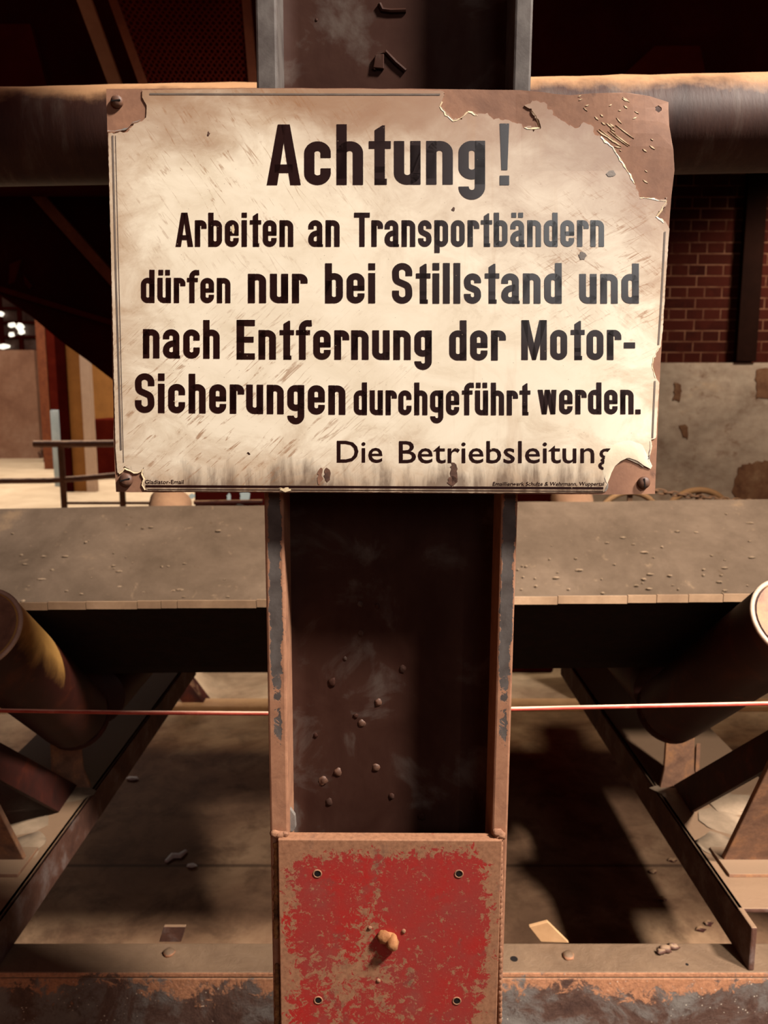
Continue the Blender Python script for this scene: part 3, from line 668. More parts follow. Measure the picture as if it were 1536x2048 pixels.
# thin sans and the tiny maker's imprint: Blender's built-in font laid on the enamel
def typeset(mb, txt, x0, x1, yb, cap, capref='B', slant=0.):
    cu = bpy.data.curves.new('tmp', 'FONT'); cu.body = txt; cu.size = 1; cu.resolution_u = 3; cu.offset = .005
    ob = bpy.data.objects.new('tmp', cu); COL.objects.link(ob)
    me = ob.to_mesh(); vs = [v.co.copy() for v in me.vertices]; fs = [tuple(p.vertices) for p in me.polygons]; ob.to_mesh_clear()
    cu.body = capref; bpy.context.view_layer.update(); me = ob.to_mesh(); ch = max(v.co.y for v in me.vertices); ob.to_mesh_clear()
    bpy.data.objects.remove(ob); bpy.data.curves.remove(cu)
    a = min(v.x for v in vs); b = max(v.x for v in vs)
    o = len(mb.v)
    for v in vs:
        px = x0 + (v.x - a) / (b - a) * (x1 - x0) + slant * v.y / ch * cap; py = yb - v.y / ch * cap
        mb.v.append(S(px, py, .00135)); mb.uv.append(suv(px, py))
    mb.f += [tuple(i + o for i in f) for f in fs]
mb = MB(); mb.uv = []
typeset(mb, 'Die', 674, 765, 924.5, 43); typeset(mb, 'Betriebsleitun', 798, 1188, 925.5, 43.5); typeset(mb, 'g', 1196, 1226, 925.5, 43.5)
mb.build('lettering', M['letter'], sign)
mb = MB(); mb.uv = []; typeset(mb, 'Gladiator-Email', 291, 368, 967.5, 8); mb.build('maker_imprint', M['letter'], sign)
mb = MB(); mb.uv = []; typeset(mb, 'Emaillierwerk Schulze & Wehrmann, Wuppertal', 985, 1207, 971, 7.5, slant=.15); mb.build('maker_imprint', M['letter'], sign)
# screws
def screw(px, py, r, ang, tilt):
    c = S(px, py, .0006); ax = (SN + SX * tilt[0] + SY * tilt[1]).normalized()
    m = MB().lathe([(r, 0), (r, .0018), (r * .88, .0034), (r * .55, .0046), (.0003, .005)], c, ax, 24)
    o = m.build('screw_head', M['screw'], sign, smooth=True, angle=50)
    d = (SX * math.cos(ang) + SY * math.sin(ang)); d = (d - ax * d.dot(ax)).normalized(); u = ax.cross(d)
    q = c + ax * .0037
    MB().slab([q + d * r * .72 + u * r * .1, q + d * r * .72 - u * r * .1, q - d * r * .72 - u * r * .1, q - d * r * .72 + u * r * .1], ax * .0014).build('slot', M['black'], o)
screw(235, 204, .0062, -.1, (0, .12)); screw(253, 960, .0072, -.25, (0, -.1)); screw(1287, 965, .0064, 1.45, (-.1, 0))

# ------------------------------------------------------------------ steel column (H section) behind the sign
D0 = .836
cl, cr = -.1325, .146
lean = math.radians(.29)
col = thing('steel_column', (0, 0, 0), 'rusty upright steel column of H section carrying the warning sign', 'column')
cxm = (cl + cr) / 2
for x0, x1 in ((cl, cl + .0215), (cr - .0185, cr)):
    m = MB().box((x0, D0, 0), (x1, D0 + .13, 4.4)); m.build('flange', M['flange'], col, bevel=.0025, origin=((x0 + x1) / 2, D0, 0))
# web with welded blobs and pits as relief
wb = MB(); yw = D0 + .060
nx_, nz_ = 24, 300
for j in range(nz_ + 1):
    for i in range(nx_ + 1):
        x = cl + .018 + (cr - cl - .034) * i / nx_; z = 4.4 * j / nz_
        e = min(i, nx_ - i) / nx_; fil = max(0, .05 - e) / .05
        wb.v.append(Vector((x, yw - .008 * fil * fil, z)))
wb.f = [(j * (nx_ + 1) + i, j * (nx_ + 1) + i + 1, (j + 1) * (nx_ + 1) + i + 1, (j + 1) * (nx_ + 1) + i) for j in range(nz_) for i in range(nx_)]
wb.box((cl + .018, yw + .001, 0), (cr - .016, yw + .011, 4.4))
web = wb.build('web', M['web'], col, smooth=True, origin=(cxm, yw, 0))
for i, (px, py, r) in enumerate([(665, 1365, .006), (757, 1405, .0055), (712, 1432, .004), (724, 1447, .0055), (632, 1472, .004), (677, 1545, .0065), (648, 1562, .0065), (753, 1535, .006), (660, 1605, .0055), (784, 1592, .005), (845, 1633, .006), (805, 1338, .005), (720, 1208, .004), (754, 1212, .004), (722, 1266, .004), (690, 1318, .003), (626, 41, .002)]):
    MB().blob(P(px, py, yw), r * .8, (1, .4, 1.15), i, .5).build('weld_spatter', M['screw'] if i in (1, 3, 5, 6, 7) else M['web'], col, smooth=True, angle=80)
# little hooked weld remains high up on the web
for pts in ([(752, 8), (758, 20), (775, 22), (805, 21)], [(742, 140), (750, 112), (765, 104), (785, 125), (805, 142)]):
    MB().tube([P(x, y, yw - .001) for x, y in pts], .0025, 8).build('weld_remnant', M['web'], col, smooth=True)
MB().slab([P(740, 139, yw), P(744, 112, yw), P(762, 110, yw), P(762, 141, yw)], (0, -.004, 0)).build('weld_remnant', M['web'], col, bevel=.001)
# light scale peeling in the lower left corner of the recess
MB().slab([P(572, 1665, D0 + .018), P(572, 1600, D0 + .018), P(582, 1618, D0 + .018), P(592, 1632, D0 + .018), P(594, 1655, D0 + .018), P(588, 1665, D0 + .018)], (0, .006, 0)).build('paint_scale', M['ground_coat'], col, bevel=.001)
# red cover plate
ztop = P(780, 1680, D0 - .010).z
pxl, pxr = P(561, 1850, D0 - .010).x, P(1002, 1850, D0 - .010).x; pcx = (pxl + pxr) / 2
pm = MB()
xs = [pxl, pxr]
cp = MB().box((pxl, D0 - .010, .25), (pxr, D0 + .006, ztop))
cover = cp.build('cover_plate', M['red'], col, bevel=.0012, origin=(pcx, D0 - .010, ztop)); cover['label'] = 'red flaking cover plate'
for px, py in ((637, 1748), (920, 1747), (640, 2001), (917, 2001)):
    c = P(px, py, D0 - .010); m = MB().lathe([(.0040, 0), (.0040, .0004), (.0001, .0004)], c + Vector((0, .0002, 0)), (0, -1, 0), 16); m.build('bolt_hole', M['black'], cover)
    MB().torus(c + Vector((0, .0003, 0)), (0, -1, 0), .0046, .0011, 18, 6).build('bolt_hole_rim', M['weld'], cover, smooth=True, angle=80)
c = P(781, 1876, D0 - .010)
nut = MB().blob(c + Vector((-.004, -.002, .002)), .0095, (1.15, .7, .85), 3, .6)
nut.blob(c + Vector((.004, -.006, -.002)), .0088, (.9, .9, 1.15), 5, .6)
nut.build('rusted_bolt_stub', M['nut'], cover, smooth=True, angle=80)
for i, (px, py) in enumerate(((742, 1856), (810, 1862), (760, 1961))): MB().blob(P(px, py, D0 - .010), .0028, (1, .6, 1), i + 20).build('weld_spatter', M['weld'], cover, smooth=True, angle=80)
# welds at the top corners and along the left edge of the plate
for i, (px, py, r) in enumerate(((551, 1668, .006), (562, 1671, .0065), (572, 1669, .005), (996, 1664, .0065), (1003, 1668, .007), (1000, 1674, .006))):
    MB().blob(P(px, py, D0 - .003), r, (1, .6, .8), i + 40, .5).build('weld_bead', M['weld'], col, smooth=True, angle=80)
wl = MB()
for i in range(26):
    y = 1692 + i * 7.2; wl.blob(P(555.5 + mnoise.noise(Vector((i * .6, 2, 0))) * 2.5, y, D0 - .0006), .0042, (.75 + .3 * (i % 3 == 0), .55, 1.15), i, .55)
for i in range(18): wl.blob(P(558 + mnoise.noise(Vector((i * .6, 7, 0))) * 2, 1935 + i * 7.2, D0 - .0006), .004, (.9, .5, 1.2), i + 60, .5)
wl.build('weld_seam', M['ochre'], col, smooth=True, angle=80)
wr = MB()
for i in range(34): wr.blob(P(1003.5 + mnoise.noise(Vector((i * .5, 4, 0))) * 1.5, 1676 + i * 11, D0 - .002), .0034, (.8, .8, 1.9), i + 90, .3)
wr.build('weld_seam', M['weld'], col, smooth=True, angle=80)
col.rotation_euler = (0, lean, 0); col.location = (-math.sin(lean) * 1.3, 0, 0)

# ------------------------------------------------------------------ big dusty pipe behind the column
pd = 1.42
pa, pb = P(0, 278, pd), P(1536, 250, pd); dv = (pb - pa); pa = pa - dv * 1.2; pb = pb + dv * 1.2
PR = .0765
pp = thing('overhead_pipe', (pa + pb) / 2, 'thick dusty pipe running level behind the top of the sign', 'pipe')
pm = MB(); N, K = 90, 40
ax = (pb - pa).normalized(); sx_ = ax.cross(Vector((0, 0, 1))).normalized(); sz_ = sx_.cross(ax)
for i in range(N + 1):
    o = pa + (pb - pa) * (i / N)
    for j in range(K):
        t = 2 * PI * j / K; dr = sx_ * math.cos(t) + sz_ * math.sin(t)
        h_ = max(0, dr.z - .45); n_ = mnoise.noise(Vector((o.x * 9, t * 3, 1))) + .6 * mnoise.noise(Vector((o.x * 31, t * 9, 5)))
        pm.v.append(o + dr * (PR + h_ * (.006 + .006 * n_)))
pm.f = [(i * K + j, i * K + (j + 1) % K, (i + 1) * K + (j + 1) % K, (i + 1) * K + j) for i in range(N) for j in range(K)]
pm.build('pipe_shell', M['pipe'], pp, smooth=True, angle=80)
s0, s1 = P(1330, 222, pd - PR * .95), P(2300, 206, pd - PR * .95)
MB().tube([s0, s1], .0035, 8).build('weld_seam', M['pipe'], pp, smooth=True)

# ------------------------------------------------------------------ conveyor: belt, frame, idler rollers, pull cord
SL = .012                                                     # the whole machine climbs slightly to the right
def cz(x): return SL * x
XB0, XB1 = -3.2, 3.2
bm_ = MB(); nb = 160
prof = [(1.479, 1.194), (1.80, .938), (2.44, .938), (2.845, 1.194)]
T = .011
def bprof():
    up = []
    for (a, b), (c, d) in zip(prof, prof[1:]):
        for i in range(8): up.append((a + (c - a) * i / 8, b + (d - b) * i / 8))
    up.append(prof[-1]); return up
up = bprof(); n = len(up)
for i in range(nb + 1):
    x = XB0 + (XB1 - XB0) * i / nb
    ring = []
    for j, (y, z) in enumerate(up):
        a, b = up[max(j - 1, 0)], up[min(j + 1, n - 1)]; ty, tz = b[0] - a[0], b[1] - a[1]; L = math.hypot(ty, tz); ny, nz2 = -tz / L, ty / L
        w_ = .004 * mnoise.noise(Vector((x * 3, y * 5, 0))) + (.004 * mnoise.noise(Vector((x * 1.7, 3, 1))) if j in (0, n - 1) else 0)
        ring.append((y, z, ny, nz2, w_))
    for y, z, ny, nz2, w_ in ring: bm_.v.append(Vector((x, y + ny * T + ny * w_, z + nz2 * T + nz2 * w_ + cz(x))))
    for y, z, ny, nz2, w_ in ring: bm_.v.append(Vector((x, y, z + cz(x))))
for i in range(nb):
    o = i * 2 * n; q = o + 2 * n
    for j in range(n - 1):
        bm_.f.append((o + j, o + j + 1, q + j + 1, q + j)); bm_.f.append((o + n + j, q + n + j, q + n + j + 1, o + n + j + 1))
    bm_.f.append((o, q, q + n, o + n)); bm_.f.append((o + n - 1, o + 2 * n - 1, q + 2 * n - 1, q + n - 1))
belt = thing('conveyor_belt', (0, 2.1, .93), 'wide dusty troughed rubber conveyor belt running behind the column', 'conveyor belt')
bm_.build('belt', M['belt'], belt, smooth=True, angle=50)
# cracked pale edge of the belt
be = MB(); x = XB0; 
while x < XB1:
    L = random.uniform(.03, .16); y0, z0 = 1.472, 1.190
    be.box((x, y0, z0 + cz(x) + .0015), (x + L - .0012, y0 + .006, z0 + .0165 + cz(x))); x += L
be.build('cracked_edge', M['belt_edge'], belt)
# spilled crumbs of material on the belt
cr_ = MB()
for i in range(90):
    px, py = random.uniform(1035, 1530), 1030 + 180 * random.random() ** .45
    if random.random() < .35: px -= 1030
    if 520 < px < 1030: continue
    d = 1.6
    rr = ray(px, py); # hit the far wing
    (y1, z1), (y2, z2) = prof[2], prof[3]; k_ = (z2 - z1) / (y2 - y1)
    t = (z1 - k_ * y1 - CAMH + .006) / (rr.z - k_ * rr.y); q = EYE + rr * t; q.z += cz(q.x)
    if not (y1 < q.y < y2): continue
    cr_.blob(q + Vector((0, -.003, .009)), random.uniform(.002, .0055), (random.uniform(.7, 2.6), 1, .6), i, .6)
cr_.build('spilled_crumbs', M['crumb'], belt)['kind'] = 'stuff'

frame = thing('conveyor_trestle', (0, 1.5, 0), 'rusty conveyor trestle of channel beams and brackets under the dusty belt', 'conveyor frame')
zs = .497
def channel(y0, y1, zt, h, x0, x1, t=.012):
    m = MB(); nseg = 40
    for lo, hi in (((y0, zt - t), (y1, zt)), ((y0, zt - h), (y0 + t, zt - t)), ((y0, zt - h - t), (y1, zt - h))):
        m.add([(x, y, z + cz(x) * 0) for x in (x0, x1) for y, z in ((lo[0], lo[1]), (hi[0], lo[1]), (hi[0], hi[1]), (lo[0], hi[1]))],
              [(0, 1, 2, 3), (7, 6, 5, 4), (0, 4, 5, 1), (1, 5, 6, 2), (2, 6, 7, 3), (3, 7, 4, 0)])
    return m
ya, yb_ = PZ(768, 1945, zs).y, PZ(768, 1886, zs).y
channel(ya, yb_, zs, .20, -3.2, 3.2).build('stringer', M['stringer'], frame, bevel=.003, origin=(0, ya, zs))
# legs of the frame (outside the picture, they carry it)
for x in (-1.7, 1.7):
    MB().box((x - .04, ya + .012, 0), (x + .04, ya + .09, zs - .012)).build('leg', M['rust_dark'], frame)
    MB().box((x - .04, 2.80, 0), (x + .04, 2.88, .6)).build('leg', M['rust_dark'], frame)
# cross beams under the idlers
xr, xl = .707, -.752
zc = zs + .092
for x, sgn in ((xr, 1), (xl, -1)):
    m = MB(); x2 = x + sgn * .012; xo = x + sgn * .30
    m.box((min(x, x2), ya + .004, zs), (max(x, x2), 2.95, zc))
    m.box((min(x, xo), ya + (.06 if sgn > 0 else .0), zc - .010), (max(x, xo), 2.95, zc))
    m.box((min(xo, xo - sgn * .012), ya + .06, zs), (max(xo, xo - sgn * .012), 2.95, zc - .01))
    m.build('cross_beam', M['cross'], frame, bevel=.003, origin=(x, 2, zc))
    # dust heaps lying on top of it
    for i, (dx, dy, r) in enumerate(((.06, 1.62, .03), (.11, 1.72, .035), (.05, 1.86, .03), (.17, 1.80, .04), (.2, 1.6, .03))):
        hp = MB().blob((x + sgn * dx, dy, zc), r, (1.7, 1.5, .13), i, .6); hp.build('dust_heap', M['crumb'], frame, smooth=True, angle=80)['kind'] = 'stuff'
    # roller brackets
    xc = x + sgn * .065
    m = MB(); m.slab([(xc - .052, 1.875, zc), (xc + .052, 1.875, zc), (xc + .034, 1.875, zc + .05), (xc + .026, 1.875, .82), (xc - .042, 1.875, .82), (xc - .044, 1.875, zc + .05)], (0, .012, 0))
    m.build('roller_bracket', M['bracket'], frame, bevel=.002, origin=(xc, 1.88, zc))
    m = MB(); m.slab([(xc + sgn * .04 + .0, 1.88, zc), (xc + sgn * .04, 1.96, zc), (xc + sgn * .04, 1.885, zc + .12)], (sgn * .01, 0, 0))
    m.build('gusset', M['bracket'], frame)
    # outer post and brace
    xp = x + sgn * .04
    p_, q_ = Vector((x + sgn * .045, 1.85, zc + .012)), Vector((x + sgn * .075, 1.33, 1.05))
    m = MB().bar(p_, q_, .012, .085, up=(sgn * 1, 0, .0)) if False else MB()
    dr = (q_ - p_).normalized(); ww = Vector((.0, dr.z, -dr.y)).normalized() * .06 * -1
    m.slab([p_ + Vector((0, .02, 0)), q_, q_ + ww, p_ + ww * .1 + Vector((0, -.09, -.005))], (sgn * .012, 0, 0))
    m.build('brace', M['rust_dark'], frame, bevel=.001)
    m = MB(); xq = x + sgn * .036
    m.slab([(xq, 1.555, zc), (xq + sgn * .15, 1.555, zc), (xq + sgn * .17, 1.36, 1.035), (xq + sgn * .03, 1.36, 1.035)], (0, .014, 0))
    m.build('outer_post', M['bracket'], frame, bevel=.002, origin=(xq, 1.5, .9))
    MB().box((min(xq - sgn * .01, xq + sgn * .2), 1.50, zc), (max(xq - sgn * .01, xq + sgn * .2), 1.60, zc + .008)).build('foot_plate', M['bracket'], frame, bevel=.001)
# tabs, bolts and holes on the front stringer
def tab(pts, zz, t): return MB().slab([PZ(x, y, zz) for x, y in pts], (0, 0, t))
A_, B_ = PZ(318, 1884, zs), PZ(362, 1884, zs)
MB().slab([A_, B_, B_ + Vector((.011, .0, .034)), A_ + Vector((.011, 0, .034))], (0, .008, 0)).build('tab', M['cross'], frame, bevel=.001)
A_, B_ = PZ(1082, 1884, zs), PZ(1138, 1886, zs)
MB().slab([A_, B_, B_ + Vector((-.045, .0, .047)), A_ + Vector((-.025, 0, .034))], (0, .008, 0)).build('tab', M['tan_bar'], frame, bevel=.001)
for px, py in ((1137, 1911), (338, 1905)): MB().blob(PZ(px, py, zs + .003), .012, (1, 1, .6), px, .2).build('bolt_head', M['stringer'], frame, smooth=True, angle=80)
for px, py in ((1028, 1918), (1374, 1929)):
    MB().lathe([(.0075 if px < 1100 else .003, 0), (.0075 if px < 1100 else .003, .0006)], PZ(px, py, zs), (0, 0, 1), 16).build('bolt_hole', M['black'], frame)

# idler rollers
def roller(U, L, label, group, near=True, shell='roller'):
    U = Vector(U); L = Vector(L); U.z += cz(U.x); L.z += cz(L.x); a = (L - U); ln = a.length; R = .08
    o = thing('idler_roller', (U + L) / 2, label, 'roller', group)
    MB().lathe([(R * .9, -.001), (R, .004), (R, ln - .004), (R * .93, ln)], U, a, 48).build('shell', M[shell] if near else M['dome'], o, smooth=True, angle=40)
    if near: MB().torus(U + a.normalized() * .001, a, R * .96, R * .055, 48, 8).build('rim', M['rim'], o, smooth=True, angle=80)
    MB().lathe([(R * .88, -.003), (R * .6, .0), (R * .3, -.006), (R * .3, -.012)], U, a, 32).build('end_cap', M['bracket'], o, smooth=True)
    MB().lathe([(.014, -.03), (.014, ln + .05)], U, a, 16).build('axle', M['rust_dark'], o, smooth=True)
    MB().lathe([(R * .8, ln + .004), (R * .8, ln + .012)], U, a, 32).build('end_cap', M['soot'], o, smooth=True)
    MB().lathe([(R * .92, ln + .02), (R * .98, ln + .026), (R * .98, ln + .03), (R * .3, ln + .034)], U, a, 32).build('seal_disc', M['rust_dark'], o, smooth=True)
roller((-.731, 1.332, 1.197), (-.743, 1.747, .856), 'rusty inclined idler roller at the left end, upper half ochre yellow', 'near wing idler rollers', shell='roller_ochre')
roller((.735, 1.332, 1.197), (.690, 1.747, .856), 'dark rust red inclined idler roller with pale rim at the right end', 'near wing idler rollers')
roller((-.835, 2.989, 1.203), (-.80, 2.574, .862), 'dust caked far roller end showing above the belt under the lower left of the sign', 'far wing idler rollers', False)
roller((.733, 2.989, 1.203), (.715, 2.574, .862), 'dust caked far roller end showing above the belt under the lower right of the sign', 'far wing idler rollers', False)
for x, lb in ((xl - .0, 'horizontal middle idler roller half hidden under the belt beside the left roller'), (xr + .02, 'horizontal middle idler roller half hidden under the belt beside the right roller')):
    o = thing('idler_roller', (x, 2.1, .84), lb, 'roller', 'middle idler rollers'); zz = .838 + cz(x)
    MB().lathe([(.072, 0), (.078, .004), (.078, .466), (.072, .47)], (x, 1.905, zz), (0, 1, 0), 40).build('shell', M['roller'], o, smooth=True)
    MB().lathe([(.014, -.018), (.014, .49)], (x, 1.905, zz), (0, 1, 0), 14).build('axle', M['rust_dark'], o, smooth=True)
# pull cord
pc = [P(x, y, 1.27) for x, y in ((-700, 1420), (0, 1421), (250, 1425), (535, 1427), (800, 1422), (1020, 1418), (1250, 1413), (1536, 1407), (2300, 1390))]
cm = MB().tube(pc, .0036, 10).build('pull_cord', M['cord'], smooth=True)
tag(cm, 'thin red pull cord stretched level in front of both rollers', 'cord')

# ------------------------------------------------------------------ floor things seen under the belt
# sunken steel rail across the floor
rz = [PZ(x, y, .03) for x, y in ((-900, 1400), (2600, 1400))]
ry = PZ(450, 1403, .03).y
r_ = MB().box((-3.5, ry - .06, 0), (3.5, ry + .05, .028)).build('floor_rail', M['tan_bar'], bevel=.004); tag(r_, 'long flat dusty rail on the floor beyond the conveyor', 'rail')
st = MB(); a_, b_ = PZ(372, 1376, .18), PZ(418, 1436, .0)
st = MB().bar(P(270, 1240, 3.85), P(424, 1441, 3.85), .09, .10, up=(0, 1, 0)).build('slanted_strut', M['rust_dark']); tag(st, 'dark slanted steel strut standing on the floor behind the belt', 'strut')
for i, (px, py, r, sc) in enumerate(((264, 1557, .016, (1.6, .8, .5)), (383, 1731, .012, (1.5, .8, .5)))):
    c = PZ(px, py, .006); o = MB().blob(c, r, sc, i + 3, .4).build('paper_scrap', M['paper'])
    tag(o, ('tiny white scrap lying in the shadow band on the floor', 'small white scrap lying on the lit floor below the wrinkled scrap')[i], 'scrap')
o = MB().tube([PZ(x, y, .004) for x, y in ((332, 1723), (345, 1712), (360, 1712), (372, 1702))], [.006, .011, .01, .006], 8).build('paper_strip', M['paper'], smooth=True); tag(o, 'wrinkled pale strip of paper on the lit floor', 'scrap')
rg = MB()
for i, (px, py, r) in enumerate(((1330, 1898, .011), (1345, 1893, .009), (1322, 1903, .007))): rg.blob(PZ(px, py, zs + .006), r, (1.3, .8, .7), i + 70, .6)
rg = rg.build('crumpled_rag', M['cross'], smooth=True, angle=80); tag(rg, 'small crumpled scrap on the front beam right of the column', 'scrap')
for i, (px, py) in enumerate(((1305, 1743), (1345, 1720), (1417, 1846), (1402, 1858), (1325, 1798))):
    o = MB().blob(PZ(px, py, .006), .012, (1.2, .8, .6), i + 30, .5).build('pebble', M['rust_dark']); tag(o, 'small dark pebble on the floor strip beside the right cross beam', 'pebble', 'pebbles on the floor')

# ------------------------------------------------------------------ things behind the belt
def handwheel(px, py, R, d, label):
    c = P(px, py, d); o = thing('handwheel', c, label, 'handwheel', 'handwheels behind the belt')
    MB().torus(c, (0, 1, .1), R, R * .09, 40, 10).build('rim', M['tan_bar'], o, smooth=True, angle=80)
    for k_ in range(6):
        t = k_ * PI / 3 + .5; MB().bar(c, c + Vector((math.cos(t) * R, 0, math.sin(t) * R)), .022, .014, up=(0, 1, 0)).build('spoke', M['dome'], o)
    MB().lathe([(R * .2, -.03), (R * .2, .03)], c, (0, 1, 0), 20).build('hub', M['rust_dark'], o, smooth=True)
    MB().lathe([(.02, 0), (.02, 3.775 - d)], c, (0, 1, 0), 14).build('shaft', M['rust_dark'], o, smooth=True)
handwheel(1256, 1046, .145, 3.5, 'spoked handwheel behind the belt under the lower right corner of the sign')
handwheel(1392, 1048, .165, 3.6, 'larger spoked handwheel behind the belt below the grey plinth')
gb = MB().box((P(1185, 1050, 3.85).x, 3.775, 0), (P(1470, 1050, 3.85).x, 4.25, 1.02)).build('gear_housing', M['soot'], bevel=.02); tag(gb, 'dark iron gear housing on the floor behind the handwheels', 'housing')
# drive chain
ch = thing('drive_chain', P(1420, 995, 3.3), 'rusty link chain sagging over the handwheels to the right of the sign', 'chain')
pts = [P(x, y, 3.3) for x, y in ((1296, 979), (1330, 985), (1370, 991), (1420, 997), (1480, 1002), (1545, 1007), (1640, 1012))]
acc = []
for p, q in zip(pts, pts[1:]):
    nn = max(1, int((q - p).length / .026)); acc += [p + (q - p) * (i / nn) for i in range(nn)]
for i, p in enumerate(acc[:-1]):
    d = (acc[i + 1] - p).normalized(); n_ = Vector((0, 1, 0)) if i % 2 else Vector((0, .2, 1)); n_ = (n_ - d * n_.dot(d)).normalized()
    u = n_.cross(d); m = MB(); c = (p + acc[i + 1]) / 2; L = (acc[i + 1] - p).length
    m.tube([c + d * (math.cos(2 * PI * k_ / 12) * L * .72) + u * (math.sin(2 * PI * k_ / 12) * .010) for k_ in range(13)], .0038, 6, False)
    m.build('chain_link', M['dome'], ch, smooth=True, angle=80)
# dark machinery under the left half of the sign
mx0, mx1 = P(388, 1000, 4.3).x, P(1120, 1000, 4.3).x
mh = thing('dark_machine', ((mx0 + mx1) / 2, 4.5, 0), 'dark machine block seen in the gap between the sign and the belt', 'machine')
MB().box((mx0, 4.3, 0), (mx1, 4.9, 1.33)).build('housing', M['soot'], mh, bevel=.02)
MB().tube([P(388, 1005, 4.26), P(525, 1003, 4.26)], .012, 10).build('pipe', M['rust_dark'], mh, smooth=True)
for px, py, a_, b_ in ((458, 996, 4, 10), (490, 992, 10, 12), (480, 1012, 9, 4), (384, 992, 6, 5)):
    MB().slab([P(x, y, 4.30) for x, y in ell(px, py, a_, b_, px)], (0, -.006, 0)).build('paint_patch', M['blue_paint'], mh)

# ------------------------------------------------------------------ far left of the hall
rl = thing('guard_railing', P(125, 1018, 9.0), 'low brown pipe railing standing in the lit hall beyond the belt', 'railing')
dR = 9.0
MB().tube([P(68, 888, dR), P(120, 888, dR), P(235, 887, dR), P(420, 886, dR)], .040, 12).build('top_rail', M['rail'], rl, smooth=True)
MB().tube([P(-140, 968, dR), P(0, 962, dR), P(100, 961, dR), P(160, 957, dR), P(240, 950, dR), P(420, 938, dR)], .034, 12).build('middle_rail', M['rail'], rl, smooth=True)
MB().tube([P(130, 1006, dR), P(310, 1006, dR)], .018, 10).build('lower_rail', M['rail'], rl, smooth=True)
for px, y0 in ((121, 888), (243, 951)):
    t = P(px, y0, dR); MB().tube([(t.x, dR, 0), t], .036, 12).build('post', M['rail'], rl, smooth=True)
dC = PZ(160, 984, 0).y
fc = thing('painted_column', (P(160, 984, dC).x, dC, 0), 'ochre and white painted steel column standing in the lit hall', 'column')
xa_, xb_, xc_, xd_ = (P(x, 880, dC).x for x in (121, 140, 168, 189))
MB().box((xa_, dC, 0), (xb_, dC + .15, 7)).build('flange', M['soot'], fc)
MB().box((xb_, dC + .05, 0), (xc_ + .02, dC + .1, 7)).build('web', M['ochre_paint'], fc)
MB().box((xc_, dC, 0), (xd_ - .03, dC + .15, 7)).build('flange', M['white_paint'], fc)
bp = MB().lathe([(.11, 0), (.11, P(115, 822, dC + .9).z), (.1, P(115, 820, dC + .9).z)], (P(117, 880, dC + .9).x, dC + .9, 0), (0, 0, 1), 20).build('blue_post', M['blue_paint'], smooth=True); tag(bp, 'pale blue post beside the ochre and white column', 'post')
for i, (x0, x1, mt, lb) in enumerate(((80, 98, 'brown_bar', 'brown steel upright between the plaster wall and the blue post'), (100, 121, 'soot_red', 'dark red steel upright right behind the blue post'))):
    d = 17.; o = MB().box((P(x0, 800, d).x, d, 0), (P(x1, 800, d).x, d + .3, 7)).build('steel_upright', M[mt]); tag(o, lb, 'upright')
bk = MB().box((P(186, 900, 18).x, 18, 0), (P(330, 900, 18).x, 18.4, 5)).build('machine_cabinet', M['ochre_paint']); tag(bk, 'ochre brown cabinet behind the white painted column', 'cabinet')
bk2 = MB().box((P(184, 890, 15).x, 15, 0), (P(300, 890, 15).x, 16, P(200, 838, 15).z)).build('low_machine', M['soot_red'], bevel=.03); tag(bk2, 'low dark red machine on the floor behind the white painted column', 'machine')
# junk along the foot of the plaster partition
jk = MB().tube([P(84, 915, 19), P(80, 905, 19), P(86, 898, 19), P(92, 906, 19), P(92, 925, 19)], .06, 10).build('bent_pipe', M['rail'], smooth=True); tag(jk, 'small bent pipe at the foot of the plaster partition', 'pipe')

# ------------------------------------------------------------------ dark hopper and steelwork overhead
hd = 4.6
hp = thing('steel_hopper', P(120, 500, hd), 'soot dark steel hopper hanging over the hall left of the sign', 'hopper')
outl = [(-420, 340), (-420, 330), (600, 330), (600, 865), (470, 860), (340, 840), (240, 772), (170, 718), (125, 686), (60, 632), (0, 592), (-420, 400)]
MB().slab([P(x, y, hd) for x, y in outl], (0, 1.0, 0)).build('bin_wall', M['soot'], hp, bevel=.01)
MB().bar(P(60, 372, hd - .05), P(250, 585, hd - .05), .06, .06, up=(0, 1, 0)).build('stiffener', M['brown_bar'], hp)
MB().bar(P(-60, 560, hd - .03), P(240, 650, hd - .03), .03, .03, up=(0, 1, 0)).build('stiffener', M['soot_red'], hp)
for pts in ([(22, 530), (45, 520), (32, 565), (20, 570)], [(50, 550), (68, 572), (62, 580), (52, 568)]):
    MB().slab([P(x, y, hd) for x, y in pts], (0, -.02, 0)).build('patch_plate', M['soot_red'], hp)
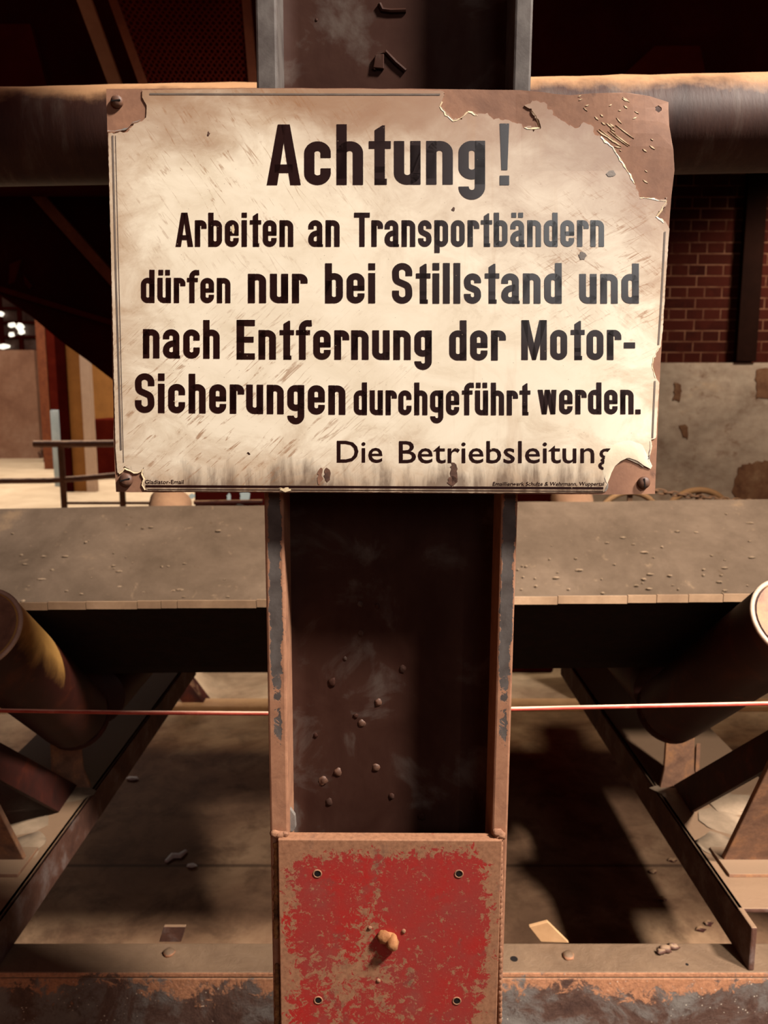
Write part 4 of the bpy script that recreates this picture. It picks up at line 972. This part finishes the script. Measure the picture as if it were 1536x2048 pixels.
# upper dark bin on both sides above the pipe
ub = thing('overhead_bin', P(768, 0, 3.9), 'large soot dark bin wall filling the space above the overhead pipe', 'bin')
MB().slab([P(x, y, 3.9) for x, y in ((-900, 330), (-900, -900), (2400, -900), (2400, 260), (1600, 240), (1100, 330))], (0, .6, 0)).build('bin_wall', M['soot'], ub, bevel=.01)
MB().slab([P(x, y, 3.86) for x, y in ((1230, 165), (1310, 92), (1400, 92), (1420, 190), (1230, 190))], (0, .04, 0)).build('patch_plate', M['soot_red'], ub)
MB().slab([P(x, y, 3.86) for x, y in ((-300, 48), (60, 48), (95, 180), (-300, 185))], (0, .04, 0)).build('patch_plate', M['soot_red'], ub)
o = MB().slab([P(138, -40, 3.2), P(168, -40, 3.2), P(245, 175, 3.2), P(228, 200, 3.2)], (0, .03, 0)).build('angle_bar', M['tan_bar']); tag(o, 'thin tan slanted steel bar above the pipe at upper left', 'bar')
# perforated guard plate
gp = MB(); q00, q10, q11, q01 = P(205, -60, 3.0), P(488, -60, 3.0), P(512, 235, 3.0), P(312, 235, 3.0)
NX, NY = 20, 21
def gpt(u, v): return q00 * (1 - u) * (1 - v) + q10 * u * (1 - v) + q11 * u * v + q01 * (1 - u) * v
for j in range(NY):
    for i in range(NX):
        sh = .5 * (j % 2)
        u0, u1, v0, v1 = i / NX, (i + 1) / NX, j / NY, (j + 1) / NY
        sq = []; oc = []
        for k_ in range(8):
            t = PI / 4 * k_ + PI / 8; c, s_ = math.cos(t), math.sin(t); m_ = max(abs(c), abs(s_))
            cu, cv = (u0 + u1) / 2, (v0 + v1) / 2; du, dv_ = (u1 - u0) / 2, (v1 - v0) / 2
            sq.append(gpt(cu + du * c / m_, cv + dv_ * s_ / m_)); oc.append(gpt(cu + du * c * .62, cv + dv_ * s_ * .62))
        o_ = len(gp.v); gp.v += sq + oc; gp.f += [(o_ + k_, o_ + (k_ + 1) % 8, o_ + 8 + (k_ + 1) % 8, o_ + 8 + k_) for k_ in range(8)]
g = thing('guard_screen', q00, 'dark red perforated guard screen above the pipe left of the column', 'screen')
ps = gp.build('perforated_sheet', M['screen_red'], g); sm = ps.modifiers.new('thick', 'SOLIDIFY'); sm.thickness = .004
for a_, b_ in ((q10, q11), (q00, q01)): MB().bar(a_, b_, .03, .03, up=(0, 1, 0)).build('edge_bar', M['brown_bar'], g)
